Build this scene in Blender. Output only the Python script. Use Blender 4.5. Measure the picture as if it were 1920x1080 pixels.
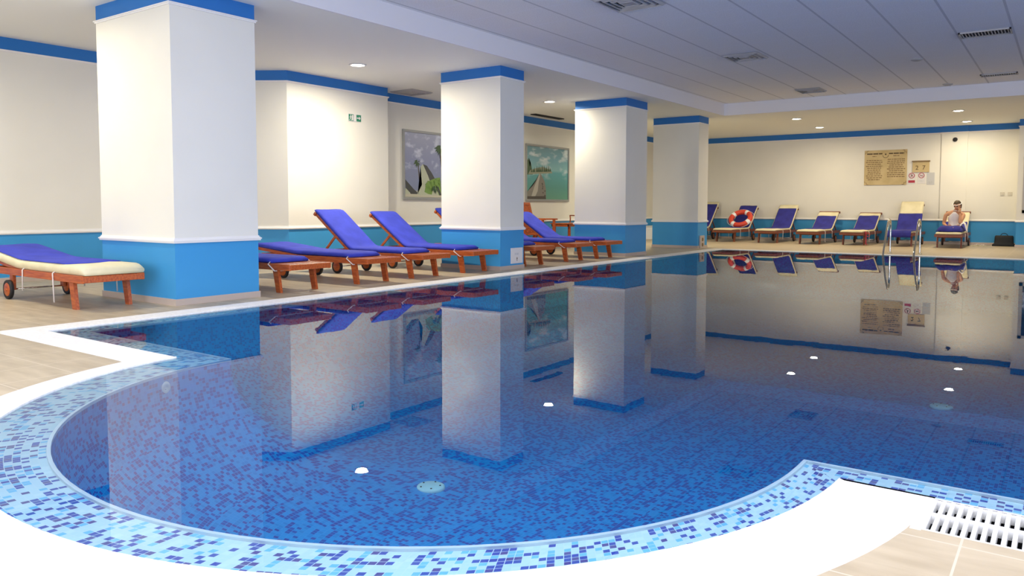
import bpy, bmesh, math, random
from mathutils import Vector, Matrix, Euler
from mathutils.geometry import tessellate_polygon
random.seed(7)
for o in list(bpy.data.objects): bpy.data.objects.remove(o)
S = bpy.context.scene
COL = S.collection
PI = math.pi

# ------------------------------------------------------------------ camera
CAM_F, CAM_CY = 1451.4734, 471.4462
cd = bpy.data.cameras.new('camera'); cam = bpy.data.objects.new('camera', cd); COL.objects.link(cam)
cd.sensor_width = 36.0; cd.lens = CAM_F/1920*36.0
cd.shift_y = -(540-CAM_CY)/1920.0
cd.clip_start = .05; cd.clip_end = 200
yaw, pitch, roll = 0.6227949, 0.0578072, 0.0012734
cam.matrix_world = (Matrix.Translation((0, 0, 1.05)) @ Matrix.Rotation(yaw, 4, 'Z')
                    @ Matrix.Rotation(PI/2-pitch, 4, 'X') @ Matrix.Rotation(roll, 4, 'Z'))
S.camera = cam

# ------------------------------------------------------------------ view, world, added window fill
S.view_settings.view_transform = 'Standard'; S.view_settings.look = 'None'
S.view_settings.gamma = 1.0; S.view_settings.use_curve_mapping = False
S.view_settings.exposure = 0.0
S.cycles.max_bounces = 16; S.cycles.diffuse_bounces = 8; S.cycles.glossy_bounces = 4; S.cycles.transparent_max_bounces = 8
W = bpy.data.worlds.new('world'); S.world = W; W.use_nodes = True
W.node_tree.nodes['Background'].inputs[0].default_value = (.62, .72, 1, 1)
W.node_tree.nodes['Background'].inputs[1].default_value = 1.0

def area(name, loc, rot, sx, sy, energy, color, spread=PI, shape='RECTANGLE', parent=None):
    l = bpy.data.lights.new(name, 'AREA'); l.shape = shape; l.size = sx
    if shape in ('RECTANGLE', 'ELLIPSE'): l.size_y = sy
    l.energy = energy; l.color = color; l.spread = spread
    o = bpy.data.objects.new(name, l); COL.objects.link(o); o.location = loc; o.rotation_euler = rot; o.parent = parent
    return o
# added fill lamps in invented windows behind the camera (one light per window)
WIN = [(-8.2, -5.6), (-5.0, -2.4), (-1.8, .8), (1.4, 4.0), (4.6, 7.2)]
FILL_COL = (.85, .86, 1.0)
for a, b in WIN:
    area('window_daylight', ((a+b)/2, -3.25, 1.65), (PI/2+.42, 0, 0), b-a, 2.3, 108, FILL_COL)
# more added fill lamps, in invented windows of the right-hand wall
FILL_WINR = [(-1.5, 2.0), (3.0, 6.5), (7.5, 11.0)]
for (a, b), e_ in zip(FILL_WINR, (100, 140, 190)):
    area('window_daylight', (8.3, (a+b)/2, 1.65), (PI/2+.42, 0, PI/2), b-a, 2.3, e_, FILL_COL)

# ------------------------------------------------------------------ constants of the room
HC, HB, HD, HT = 3.309, 3.142, .668, 3.60      # soffit, underside of blue band, dado, tiled ceiling
DECK = .01
YF = 24.85
XA, XB, XR = -11.66, -10.65, -11.10

# ------------------------------------------------------------------ materials
def mat(name, col=(1, 1, 1), rough=.5, metal=0, spec=.5, emit=None, es=1):
    m = bpy.data.materials.new(name); m.use_nodes = True
    b = m.node_tree.nodes['Principled BSDF']
    b.inputs['Base Color'].default_value = (*col, 1); b.inputs['Roughness'].default_value = rough
    b.inputs['Metallic'].default_value = metal; b.inputs['Specular IOR Level'].default_value = spec
    if emit: b.inputs['Emission Color'].default_value = (*emit, 1); b.inputs['Emission Strength'].default_value = es
    return m
class NT:
    def __init__(s, m): s.t = m.node_tree; s.b = s.t.nodes['Principled BSDF']
    def n(s, typ, **kw):
        x = s.t.nodes.new(typ)
        for k, v in kw.items(): setattr(x, k, v)
        return x
    def l(s, a, b): s.t.links.new(a, b)
    def math(s, op, a, b=None):
        x = s.n('ShaderNodeMath', operation=op)
        for i, v in enumerate((a, b)):
            if v is None: continue
            if isinstance(v, (int, float)): x.inputs[i].default_value = v
            else: s.l(v, x.inputs[i])
        return x.outputs[0]
    def ramp(s, fac, stops, interp='CONSTANT'):
        r = s.n('ShaderNodeValToRGB'); r.color_ramp.interpolation = interp
        e = r.color_ramp.elements
        while len(e) < len(stops): e.new(.5)
        for q, (p, c) in zip(e, stops): q.position = p; q.color = (*c, 1)
        s.l(fac, r.inputs[0]); return r.outputs[0]
    def mix(s, fac, a, b):
        x = s.n('ShaderNodeMix', data_type='RGBA')
        for i, v in ((0, fac), (6, a), (7, b)):
            if isinstance(v, (int, float)): x.inputs[i].default_value = v
            elif isinstance(v, tuple): x.inputs[i].default_value = (*v, 1)
            else: s.l(v, x.inputs[i])
        return x.outputs[2]
def noisy(m, scale, c1, c2, lo=.35, hi=.65, stretch=None, bump=0, detail=4):
    t = NT(m); tc = t.n('ShaderNodeTexCoord'); mp = t.n('ShaderNodeMapping'); t.l(tc.outputs['Object'], mp.inputs[0])
    if stretch: mp.inputs['Scale'].default_value = stretch
    n = t.n('ShaderNodeTexNoise'); n.inputs['Scale'].default_value = scale; n.inputs['Detail'].default_value = detail
    t.l(mp.outputs[0], n.inputs['Vector'])
    t.l(t.ramp(n.outputs[0], [(lo, c1), (hi, c2)], 'LINEAR'), t.b.inputs['Base Color'])
    if bump:
        bp = t.n('ShaderNodeBump'); bp.inputs['Strength'].default_value = bump; bp.inputs['Distance'].default_value = .01
        t.l(n.outputs[0], bp.inputs['Height']); t.l(bp.outputs[0], t.b.inputs['Normal'])
    return m

CREAM = (.80, .785, .70); DADO = (.04, .30, .62); BAND = (.014, .165, .50)
def wall_mat(name):
    """painted wall: blue dado, cream field and dark blue band under the ceiling"""
    m = mat(name, rough=.55); t = NT(m)
    g = t.n('ShaderNodeNewGeometry'); sp = t.n('ShaderNodeSeparateXYZ'); t.l(g.outputs['Position'], sp.inputs[0])
    z = sp.outputs[2]
    nz = t.n('ShaderNodeTexNoise'); nz.inputs['Scale'].default_value = 1.3; t.l(g.outputs['Position'], nz.inputs['Vector'])
    cr = t.ramp(nz.outputs[0], [(.35, tuple(c*.97 for c in CREAM)), (.65, CREAM)], 'LINEAR')
    a = t.mix(t.math('GREATER_THAN', z, HD), DADO, cr)
    c = t.mix(t.math('GREATER_THAN', z, HB), a, BAND)
    t.l(c, t.b.inputs['Base Color']); return m
M = {}
M['wall'] = wall_mat('painted_wall')
M['white'] = mat('white_paint', (.82, .81, .78), .5)
M['soffit'] = mat('soffit_plaster', (.85, .86, .81), .7)
M['fascia'] = mat('fascia_plaster', (.80, .79, .80), .6)
M['skirt'] = mat('skirting_tile', (.50, .42, .36), .35)
# ceiling tiles
m = M['ctile'] = mat('ceiling_tile', (.6, .6, .6), .8); t = NT(m)
g = t.n('ShaderNodeNewGeometry'); sp = t.n('ShaderNodeSeparateXYZ'); t.l(g.outputs['Position'], sp.inputs[0])
fx = t.math('FRACT', t.math('DIVIDE', t.math('ADD', sp.outputs[0], 4.19+70*.69), .69))
fy = t.math('FRACT', t.math('DIVIDE', t.math('ADD', sp.outputs[1], -9.17+70*.745), .745))
def edge(t, f, w): return t.math('MAXIMUM', t.math('LESS_THAN', f, w), t.math('GREATER_THAN', f, 1-w))
e = t.math('MAXIMUM', edge(t, fx, .016), edge(t, fy, .016))
ex = edge(t, fx, .022)
n = t.n('ShaderNodeTexNoise'); n.inputs['Scale'].default_value = 60; n.inputs['Detail'].default_value = 2; t.l(g.outputs['Position'], n.inputs['Vector'])
sp_c = t.ramp(n.outputs[0], [(.4, (.84, .83, .83)), (.6, (.92, .91, .91))], 'LINEAR')
c1 = t.mix(edge(t, fy, .016), sp_c, (.90, .89, .92))
c2 = t.mix(ex, c1, (.62, .61, .62))
t.l(c2, t.b.inputs['Base Color'])
# deck tiles
def deck_mat(name, px, py, sc, g1, g2, gr):
    m = mat(name, rough=.42); t = NT(m)
    g = t.n('ShaderNodeNewGeometry'); sp = t.n('ShaderNodeSeparateXYZ'); t.l(g.outputs['Position'], sp.inputs[0])
    fx = t.math('FRACT', t.math('DIVIDE', t.math('ADD', sp.outputs[0], -px+sc*100), sc))
    fy = t.math('FRACT', t.math('DIVIDE', t.math('ADD', sp.outputs[1], -py+sc*100), sc))
    e = t.math('MAXIMUM', edge(t, fx, .009), edge(t, fy, .009))
    mp = t.n('ShaderNodeMapping'); mp.inputs['Scale'].default_value = (2.2, 9, 1); t.l(g.outputs['Position'], mp.inputs[0])
    n = t.n('ShaderNodeTexNoise'); n.inputs['Scale'].default_value = 1.2; n.inputs['Detail'].default_value = 6; t.l(mp.outputs[0], n.inputs['Vector'])
    c = t.ramp(n.outputs[0], [(.35, g1), (.68, g2)], 'LINEAR')
    t.l(t.mix(e, c, gr), t.b.inputs['Base Color'])
    bp = t.n('ShaderNodeBump'); bp.inputs['Strength'].default_value = .15; bp.inputs['Distance'].default_value = .002
    t.l(n.outputs[0], bp.inputs['Height']); t.l(bp.outputs[0], t.b.inputs['Normal'])
    return m
M['deck'] = deck_mat('stone_deck_tile', -.235, 2.69, .4, (.42, .34, .225), (.54, .45, .31), (.62, .54, .42))
M['coping'] = noisy(mat('coping_stone', rough=.6), 40, (.78, .77, .75), (.90, .89, .87), bump=.06)
# mosaics (the UV map is in metres)
def mosaic(name, stops, grout, size=.026, gw=.05, rough=.15):
    m = mat(name, rough=rough); t = NT(m)
    uv = t.n('ShaderNodeUVMap'); uv.uv_map = 'UVMap'
    sc = t.n('ShaderNodeVectorMath', operation='SCALE'); sc.inputs['Scale'].default_value = 1/size; t.l(uv.outputs[0], sc.inputs[0])
    fl = t.n('ShaderNodeVectorMath', operation='FLOOR'); t.l(sc.outputs[0], fl.inputs[0])
    fr = t.n('ShaderNodeVectorMath', operation='FRACTION'); t.l(sc.outputs[0], fr.inputs[0])
    wn = t.n('ShaderNodeTexWhiteNoise', noise_dimensions='2D'); t.l(fl.outputs[0], wn.inputs['Vector'])
    s2 = t.n('ShaderNodeVectorMath', operation='SCALE'); s2.inputs['Scale'].default_value = .45; t.l(fl.outputs[0], s2.inputs[0])
    nz = t.n('ShaderNodeTexNoise', noise_dimensions='2D'); nz.inputs['Scale'].default_value = 1.0; nz.inputs['Detail'].default_value = 1; t.l(s2.outputs[0], nz.inputs['Vector'])
    v = t.math('ADD', t.math('MULTIPLY', wn.outputs[0], .72), t.math('MULTIPLY', nz.outputs[0], .28))
    c = t.ramp(v, stops)
    sp = t.n('ShaderNodeSeparateXYZ'); t.l(fr.outputs[0], sp.inputs[0])
    e = t.math('MAXIMUM', edge(t, sp.outputs[0], gw), edge(t, sp.outputs[1], gw))
    t.l(t.mix(e, c, grout), t.b.inputs['Base Color'])
    return m
M['rim'] = mosaic('light_mosaic', [(0, (.66, .79, .84)), (.49, (.22, .58, .82)), (.58, (.74, .84, .88)), (.66, (.06, .075, .40)), (.80, (.12, .07, .28))], (.74, .81, .84))
M['poolfloor'] = mosaic('blue_mosaic', [(0, (.025, .34, .72)), (.42, (.02, .29, .66)), (.57, (.04, .11, .44)), (.74, (.065, .09, .38))], (.05, .36, .74), gw=.06)
M['lip'] = mat('white_lip_tile', (.80, .80, .82), .3)
# water: clear sheet that reflects by its Fresnel curve
m = M['water'] = bpy.data.materials.new('still_water'); m.use_nodes = True; t = m.node_tree
for x in list(t.nodes): t.nodes.remove(x)
out = t.nodes.new('ShaderNodeOutputMaterial'); mx = t.nodes.new('ShaderNodeMixShader'); tr = t.nodes.new('ShaderNodeBsdfTransparent')
gl = t.nodes.new('ShaderNodeBsdfGlossy'); fn = t.nodes.new('ShaderNodeFresnel'); fn.inputs[0].default_value = 1.34
gl.inputs['Roughness'].default_value = .0; tr.inputs[0].default_value = (.78, .93, .99, 1)
g = t.nodes.new('ShaderNodeNewGeometry'); nz = t.nodes.new('ShaderNodeTexNoise'); nz.inputs['Scale'].default_value = 5; nz.inputs['Detail'].default_value = 2
bp = t.nodes.new('ShaderNodeBump'); bp.inputs['Strength'].default_value = .04; bp.inputs['Distance'].default_value = .003
L = t.links.new
L(g.outputs['Position'], nz.inputs['Vector']); L(nz.outputs[0], bp.inputs['Height']); L(bp.outputs[0], gl.inputs['Normal'])
L(fn.outputs[0], mx.inputs[0]); L(tr.outputs[0], mx.inputs[1]); L(gl.outputs[0], mx.inputs[2]); L(mx.outputs[0], out.inputs[0])

M['wood'] = noisy(mat('oiled_teak', rough=.38), 6, (.34, .055, .010), (.52, .125, .022), stretch=(1, 9, 9))
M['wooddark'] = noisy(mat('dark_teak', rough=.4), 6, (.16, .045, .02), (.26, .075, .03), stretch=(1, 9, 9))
M['blue'] = noisy(mat('royal_blue_canvas', rough=.85), 5, (.026, .042, .42), (.036, .055, .52), bump=.2)
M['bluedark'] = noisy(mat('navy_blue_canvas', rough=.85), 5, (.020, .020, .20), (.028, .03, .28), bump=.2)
M['cream'] = noisy(mat('cream_canvas', rough=.85), 4, (.68, .62, .40), (.78, .72, .50), bump=.2)
M['strap'] = mat('white_cord', (.75, .70, .66), .7)
M['rubber'] = mat('black_rubber', (.012, .012, .014), .6)
M['steel'] = mat('polished_steel', (.72, .70, .62), .12, 1)
M['plastic'] = mat('white_plastic', (.78, .78, .76), .35)
M['drain'] = mat('pale_green_plastic', (.50, .80, .78), .4)
M['black'] = mat('black_fabric', (.006, .008, .010), .7)
M['dark'] = mat('dark_recess', (.02, .02, .022), .8)
M['grille'] = mat('grey_metal_grille', (.42, .41, .40), .5)
M['lamp'] = mat('lamp_glass', (1, 1, 1), .5, emit=(1, .90, .74), es=30)
M['panel'] = mat('panel_glass', (1, 1, 1), .5, emit=(.86, .9, 1), es=5)  # glowing face of the added ceiling fill panels
M['red'] = mat('orange_red_vinyl', (.72, .07, .035), .4)
M['reflect'] = mat('white_reflective_tape', (.95, .95, .95), .3)
M['skin'] = mat('skin', (.58, .30, .17), .55)
M['hair'] = noisy(mat('brown_hair', rough=.6), 30, (.05, .035, .018), (.13, .09, .045))
M['cloth'] = mat('white_cloth', (.92, .89, .86), .8)
M['darkglass'] = mat('dark_glass', (.02, .03, .04), .05)
M['glass'] = mat('window_glass', (.9, .95, 1), .05)
M['glass'].node_tree.nodes['Principled BSDF'].inputs['Transmission Weight'].default_value = 1
M['switchcream'] = mat('cream_plastic', (.60, .57, .48), .4)
M['paper'] = noisy(mat('parchment_board', rough=.6), 3, (.52, .40, .19), (.62, .49, .25))
M['ink'] = mat('dark_brown_ink', (.10, .065, .03), .7)
M['inklight'] = mat('brown_ink', (.22, .14, .06), .7)
M['signred'] = mat('sign_red', (.45, .035, .06), .5)
M['signwhite'] = mat('sign_white', (.74, .72, .70), .5)
M['signgrey'] = mat('sign_grey', (.55, .56, .56), .5)
M['green'] = mat('exit_green', (.02, .22, .12), .5)
M['flip'] = mat('pale_yellow_rubber', (.62, .58, .40), .6)

# ------------------------------------------------------------------ mesh helpers
def obj(name, bm, mats, parent=None, smooth=False, uv=False):
    me = bpy.data.meshes.new(name)
    bmesh.ops.recalc_face_normals(bm, faces=bm.faces) if not uv else None
    bm.to_mesh(me); bm.free()
    for mm in (mats if isinstance(mats, (list, tuple)) else [mats]): me.materials.append(M[mm] if isinstance(mm, str) else mm)
    if smooth:
        for p in me.polygons: p.use_smooth = True
    o = bpy.data.objects.new(name, me); COL.objects.link(o); o.parent = parent
    return o
def tag(o, label, cat=None, group=None, kind=None):
    o['label'] = label
    if cat: o['category'] = cat
    if group: o['group'] = group
    if kind: o['kind'] = kind
    return o
def thing(name, label, cat, loc=(0, 0, 0), rz=0, group=None):
    o = bpy.data.objects.new(name, None); COL.objects.link(o); o.location = loc; o.rotation_euler = (0, 0, rz)
    o.empty_display_size = .1
    return tag(o, label, cat, group)
def struct(name, bm, mats, label=None, **k):
    o = obj(name, bm, mats, **k); o['kind'] = 'structure'
    if label: o['label'] = label
    return o
def dup(root, loc, rz, label):
    r = root.copy(); COL.objects.link(r); r.location = loc; r.rotation_euler = (0, 0, rz); r['label'] = label
    for ch in list(root.children):
        c = ch.copy(); COL.objects.link(c); c.parent = r
        for g in ch.children:
            d = g.copy(); COL.objects.link(d); d.parent = c
    return r
def BM(): return bmesh.new()
def box(bm, a, b, mi=0, bev=0, mtx=None):
    """axis-aligned box between corners a and b, optionally bevelled / transformed"""
    v = [bm.verts.new((x, y, z)) for x in (a[0], b[0]) for y in (a[1], b[1]) for z in (a[2], b[2])]
    fs = [bm.faces.new([v[i] for i in q]) for q in ((0, 1, 3, 2), (4, 6, 7, 5), (0, 4, 5, 1), (2, 3, 7, 6), (0, 2, 6, 4), (1, 5, 7, 3))]
    for f in fs: f.material_index = mi
    allv = set(v)
    if bev:
        es = list({e for f in fs for e in f.edges})
        r = bmesh.ops.bevel(bm, geom=es, offset=bev, segments=2, affect='EDGES', profile=.5)
        allv = {x for x in r['verts']} | {x for f in r['faces'] for x in f.verts} | {x for x in v if x.is_valid}
        for f in r['faces']: f.material_index = mi
    if mtx: bmesh.ops.transform(bm, matrix=mtx, verts=list(allv))
    return bm
def bar(bm, p, q, w, h, mi=0, bev=0, up=(0, 0, 1)):
    """rectangular bar from p to q, w sideways and h along up"""
    p, q = Vector(p), Vector(q); d = q-p; L_ = d.length; x = d.normalized(); s = Vector(up).cross(x).normalized(); u = x.cross(s)
    mt = Matrix((x, s, u)).transposed().to_4x4(); mt.translation = p
    return box(bm, (0, -w/2, -h/2), (L_, w/2, h/2), mi, bev, mt)
def tube(bm, pts, r, seg=10, mi=0, cap=True, closed=False):
    pts = [Vector(p) for p in pts]; rings = []; n = len(pts); prev = None
    for i, p in enumerate(pts):
        if closed: d = pts[(i+1) % n]-pts[i-1]
        else: d = pts[min(i+1, n-1)]-pts[max(i-1, 0)]
        d.normalize()
        a = prev if prev is not None else (Vector((0, 0, 1)) if abs(d.z) < .9 else Vector((1, 0, 0)))
        s = d.cross(a).normalized(); u = s.cross(d).normalized(); prev = u
        rr = r[i] if isinstance(r, (list, tuple)) else r
        rings.append([bm.verts.new(p+(s*math.cos(k*2*PI/seg)+u*math.sin(k*2*PI/seg))*rr) for k in range(seg)])
    for i in range(n if closed else n-1):
        A, B = rings[i], rings[(i+1) % n]
        for k in range(seg):
            f = bm.faces.new((A[k], A[(k+1) % seg], B[(k+1) % seg], B[k])); f.material_index = mi; f.smooth = True
    if cap and not closed:
        for R in (rings[0], rings[-1]):
            bm.faces.new(R).material_index = mi
    return bm
def lathe(bm, prof, seg=24, mi=0, mtx=None):
    """profile of (radius, height) revolved about z; a zero radius closes the shape"""
    rings = []
    for r, z in prof:
        if r < 1e-6: rings.append([bm.verts.new((0, 0, z))])
        else: rings.append([bm.verts.new((r*math.cos(k*2*PI/seg), r*math.sin(k*2*PI/seg), z)) for k in range(seg)])
    for A, B in zip(rings, rings[1:]):
        for k in range(seg):
            k2 = (k+1) % seg
            vs = [A[0], B[k2], B[k]] if len(A) == 1 else [A[k], A[k2], B[0]] if len(B) == 1 else [A[k], A[k2], B[k2], B[k]]
            f = bm.faces.new(vs); f.material_index = mi; f.smooth = True
    if mtx: bmesh.ops.transform(bm, matrix=mtx, verts=[v for R in rings for v in R])
    return bm
def poly(bm, pts, mi=0):
    f = bm.faces.new([bm.verts.new(p) for p in pts]); f.material_index = mi; return f
def prism(bm, pts, z0, z1, mi=0):
    a = [bm.verts.new((x, y, z0)) for x, y in pts]; b = [bm.verts.new((x, y, z1)) for x, y in pts]; n = len(pts)
    for i in range(n): bm.faces.new((a[i], a[(i+1) % n], b[(i+1) % n], b[i])).material_index = mi
    bm.faces.new(a).material_index = mi; bm.faces.new(b).material_index = mi
    return bm

# ------------------------------------------------------------------ pool outline: (inner coping, lip, outer coping) stations
def ell(cx, cy, a, b, th): return (cx+a*math.cos(th), cy+b*math.sin(th))
XRT = 6.5                                       # right-hand edge of the pool, outside the picture
stations = [((-6.90, 18.47), (-6.70, 18.27), (-7.20, 18.78)),
            ((-6.90, 2.95), (-6.70, 3.17), (-7.20, 2.65)),
            ((-5.00, 2.95), (-4.70, 3.17), (-5.15, 2.65))]
NA = 56
th0, th1 = PI+.10, 2*PI-.03
for i in range(NA+1):
    th = th0+(th1-th0)*i/NA
    q = i/NA
    stations.append((ell(-2.84, 3.17, 2.16, 2.085, th), ell(-2.775, 3.2, 1.925, 1.86, PI+.02+(PI-.02)*q), ell(-2.76, 3.2, 2.41, 2.46, PI+.229+(PI-.269)*q)))
stations += [((-.66, 3.09), (-.85, 3.29), (-.36, 3.088)),
             ((XRT, 3.09), (XRT-.2, 3.29), (XRT+.3, 2.80)),
             ((XRT, 18.47), (XRT-.2, 18.27), (XRT+.3, 18.78))]
NS = len(stations)
P_in = [s[0] for s in stations]; P_lip = [s[1] for s in stations]; P_out = [s[2] for s in stations]
def strip(bm, A, za, B, zb, uvl=None, mi=0, flip=False, skip=(), vr=None):
    """quad band between two outlines; UV = metres along and across"""
    n = len(A); u = 0
    for i in range(n):
        j = (i+1) % n
        if i in skip: continue
        a0, a1, b1, b0 = [Vector((*p, z)) for p, z in ((A[i], za), (A[j], za), (B[j], zb), (B[i], zb))]
        if (a0-a1).length < 1e-5 and (b0-b1).length < 1e-5: continue
        vs = [bm.verts.new(p) for p in (a0, a1, b1, b0)]
        if flip: vs = vs[::-1]
        f = bm.faces.new(vs); f.material_index = mi
        if uvl is not None:
            # u measured along this band with its own direction so the tiles follow the edge
            d = ((a1-a0)+(b1-b0)).normalized()
            if (a1-a0).length > 1.0:            # straight run: true metres, origin on the first point
                o = a0; c = d.cross(Vector((0, 0, 1)))
                if vr: fn_ = lambda p: (u+(p-o).dot(d), vr[0] if abs(p.z-za) < 1e-6 else vr[1])
                else: fn_ = lambda p: (u+(p-o).dot(d), (p-o).dot(c))
                for lp in f.loops: lp[uvl].uv = fn_(lp.vert.co)
                u += (a1-a0).length
            else:
                m0 = ((a1-a0).length+(b1-b0).length)/2; w = (b0-a0).length
                wf = .234 if abs(za-zb) < .2 else abs(za-zb)
                v_a, v_b = vr if vr else (0, wf); cs = {0: (u, v_a), 1: (u+m0, v_a), 2: (u+m0, v_b), 3: (u, v_b)}
                order = [3, 2, 1, 0] if flip else [0, 1, 2, 3]
                for k, lp in zip(order, f.loops): lp[uvl].uv = cs[k]
                u += m0
    return bm
# mosaic rim, a few millimetres under the water
bm = BM(); uvl = bm.loops.layers.uv.new('UVMap')
strip(bm, P_in, -.010, P_lip, -.016, uvl)
struct('mosaic_rim', bm, 'rim', 'pale blue and indigo mosaic rim along the pool edge', uv=True)
# thin white lip line
P_lip2 = []
cxm, cym = -.5, 8.0
def inset(P, d):
    out = []; n = len(P)
    for i in range(n):
        p0, p1, p2 = Vector(P[i-1]), Vector(P[i]), Vector(P[(i+1) % n])
        e1 = (p1-p0); e2 = (p2-p1)
        n1 = Vector((-e1.y, e1.x)).normalized(); n2 = Vector((-e2.y, e2.x)).normalized()
        nn = (n1+n2); nn = nn.normalized() if nn.length > 1e-6 else n1
        out.append(tuple(p1+nn*d/max(.5, nn.dot(n1))))
    return out
P_lip2 = inset(P_lip, .016)
bm = BM(); uvl = bm.loops.layers.uv.new('UVMap')
strip(bm, P_lip, -.016, P_lip, -.006); strip(bm, P_lip, -.006, P_lip2, -.006); strip(bm, P_lip2, -.006, P_lip2, -.022)
struct('pool_lip', bm, 'lip', 'thin white line of trim along the pool lip', uv=True)
ZB = -.92
bm = BM(); uvl = bm.loops.layers.uv.new('UVMap')
cur, cz_ = P_lip2, -.022
RC, RX = .84, 1.45                                        # coved foot between wall and floor
strip(bm, cur, cz_, cur, ZB+RC, uvl, vr=(0, cz_-ZB-RC)); vv = cz_-ZB-RC; cz_ = ZB+RC; va = (RC+RX)*PI/48
for k in range(1, 13):
    a_ = k/12*PI/2; nx = inset(P_lip2, RX*(1-math.cos(a_))); nz_ = ZB+RC-RC*math.sin(a_)
    strip(bm, cur, cz_, nx, nz_, uvl, vr=(vv, vv+va)); vv += va; cur, cz_ = nx, nz_
P_base = cur
for p in bm.faces: p.smooth = True
bmesh.ops.remove_doubles(bm, verts=bm.verts, dist=1e-4)
struct('pool_wall', bm, 'poolfloor', 'blue mosaic side of the pool below the water', uv=True)
bm = BM(); uvl = bm.loops.layers.uv.new('UVMap')
vs = [bm.verts.new((*p, ZB)) for p in P_base]
for tri in tessellate_polygon([[Vector((*p, 0)) for p in P_base]]):
    try: f = bm.faces.new([vs[k] for k in tri])
    except ValueError: continue
    if f.normal.z < 0: f.normal_flip()
for f in bm.faces:
    for lp in f.loops: lp[uvl].uv = (lp.vert.co.x, lp.vert.co.y)
struct('pool_floor', bm, 'poolfloor', 'blue and indigo mosaic pool floor', uv=True)
# water sheet
bm = BM(); vs = [bm.verts.new((*p, 0)) for p in P_in]
for tri in tessellate_polygon([[Vector((*p, 0)) for p in P_in]]):
    try: f = bm.faces.new([vs[k] for k in tri])
    except ValueError: continue
bm.normal_update()
for f in bm.faces:
    if f.normal.z < 0: f.normal_flip()
w = obj('pool_water', bm, 'water', uv=True); tag(w, 'still clear water filling the pool and mirroring the room', 'water', kind='stuff')
# coping (not along the overflow grating on the near right-hand side)
GS = NS-3                                       # station index where the grating run starts
bm = BM(); cz = DECK
sk = (GS,)
strip(bm, P_out, cz, P_in, cz, skip=sk); strip(bm, P_in, cz, P_in, -.02); strip(bm, P_out, cz, P_out, -.05, skip=sk)
struct('coping', bm, 'coping', 'white stone coping around the pool', uv=True)
# deck: the floor polygon with the pool and the grating channel cut out
hole = [p for p in P_out]
gr_a, gr_b = (-.46, 2.80), (XRT+.3, 2.80)
hole = P_out[:GS]+[(-.36, 3.088), (-.37, 2.76), (XRT+.3, 2.76)]+P_out[GS+2:]
room = [(-11.9, -3.3), (8.3, -3.3), (8.3, 25.0), (-11.9, 25.0)]
bm = BM(); loops = [[Vector((*p, 0)) for p in room], [Vector((*p, 0)) for p in hole]]
flat = [bm.verts.new((p.x, p.y, DECK)) for lp in loops for p in lp]
for tri in tessellate_polygon(loops):
    try: f = bm.faces.new([flat[k] for k in tri])
    except ValueError: continue
bm.normal_update()
for f in bm.faces:
    if f.normal.z < 0: f.normal_flip()
struct('floor', bm, 'deck', 'beige stone tiled pool deck', uv=True)

# overflow grating on the near right-hand side
g0 = thing('overflow_grating', 'white plastic overflow grating along the near right pool edge', 'grating', (0, -.04, 0))
bm = BM(); x = -.355
while x < 6.4:
    box(bm, (x, 2.815, DECK-.03), (x+.013, 3.115, DECK)); x += .0275
obj('slats', bm, 'plastic', g0)['kind'] = 'stuff'
bm = BM()
for y in (2.80, 2.955, 3.10): box(bm, (-.362, y, DECK-.032), (6.45, y+(.03 if y == 2.955 else .018), DECK-.002))
obj('cross_rail', bm, 'plastic', g0)
bm = BM(); box(bm, (-.365, 2.79, -.16), (6.47, 3.125, -.15)); box(bm, (-.365, 2.785, -.16), (6.47, 2.797, DECK-.004)); box(bm, (-.365, 3.118, -.16), (6.47, 3.128, DECK-.004)); box(bm, (-.375, 2.79, -.16), (-.365, 3.12, DECK-.004))
obj('channel', bm, 'dark', g0)
bm = BM(); box(bm, (-.385, 2.79, DECK-.04), (-.352, 3.125, DECK+.0005)); obj('end_bar', bm, 'plastic', g0)

# drains and inlets
def floor_drain(x, y, label):
    t_ = thing('floor_drain', label, 'drain', (x, y, ZB), 0, 'round drain covers on the pool floor')
    bm = BM(); lathe(bm, [(0, .03), (.085, .03), (.10, .022), (.105, 0), (0, 0)], 32); obj('cover', bm, 'drain', t_)
    for k in range(5):
        a = .5+k*2*PI/5; bm = BM(); lathe(bm, [(0, .034), (.006, .034), (.007, .029), (0, .029)], 8, mtx=Matrix.Translation((.07*math.cos(a), .07*math.sin(a), 0)))
        obj('screw', bm, 'dark', t_)
floor_drain(-3.55, 3.97, 'round pale green drain cover on the pool floor, nearer the camera')
floor_drain(-.95, 8.55, 'round pale green drain cover on the pool floor at far right')
for (x, y, z, dx, dy, lab) in ((-4.60, 2.65, -.095, 1, .28, 'white round inlet nozzle on curved pool wall, the one nearer the coping point'),
                              (-4.125, 1.88, -.098, 1, .92, 'white round inlet nozzle on curved pool wall, the one further round the curve')):
    rz = math.atan2(dy, dx)
    mt = Matrix.Translation((x, y, z)) @ Matrix.Rotation(rz, 4, 'Z') @ Matrix.Rotation(PI/2, 4, 'Y')
    bm = BM(); lathe(bm, [(0, .006), (.014, .006), (.016, .012), (.034, .010), (.042, .0), (.042, -.02)], 20, mtx=mt)
    tag(obj('inlet_nozzle', bm, 'plastic'), lab, 'nozzle', 'inlet nozzles on the curved pool wall')

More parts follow.
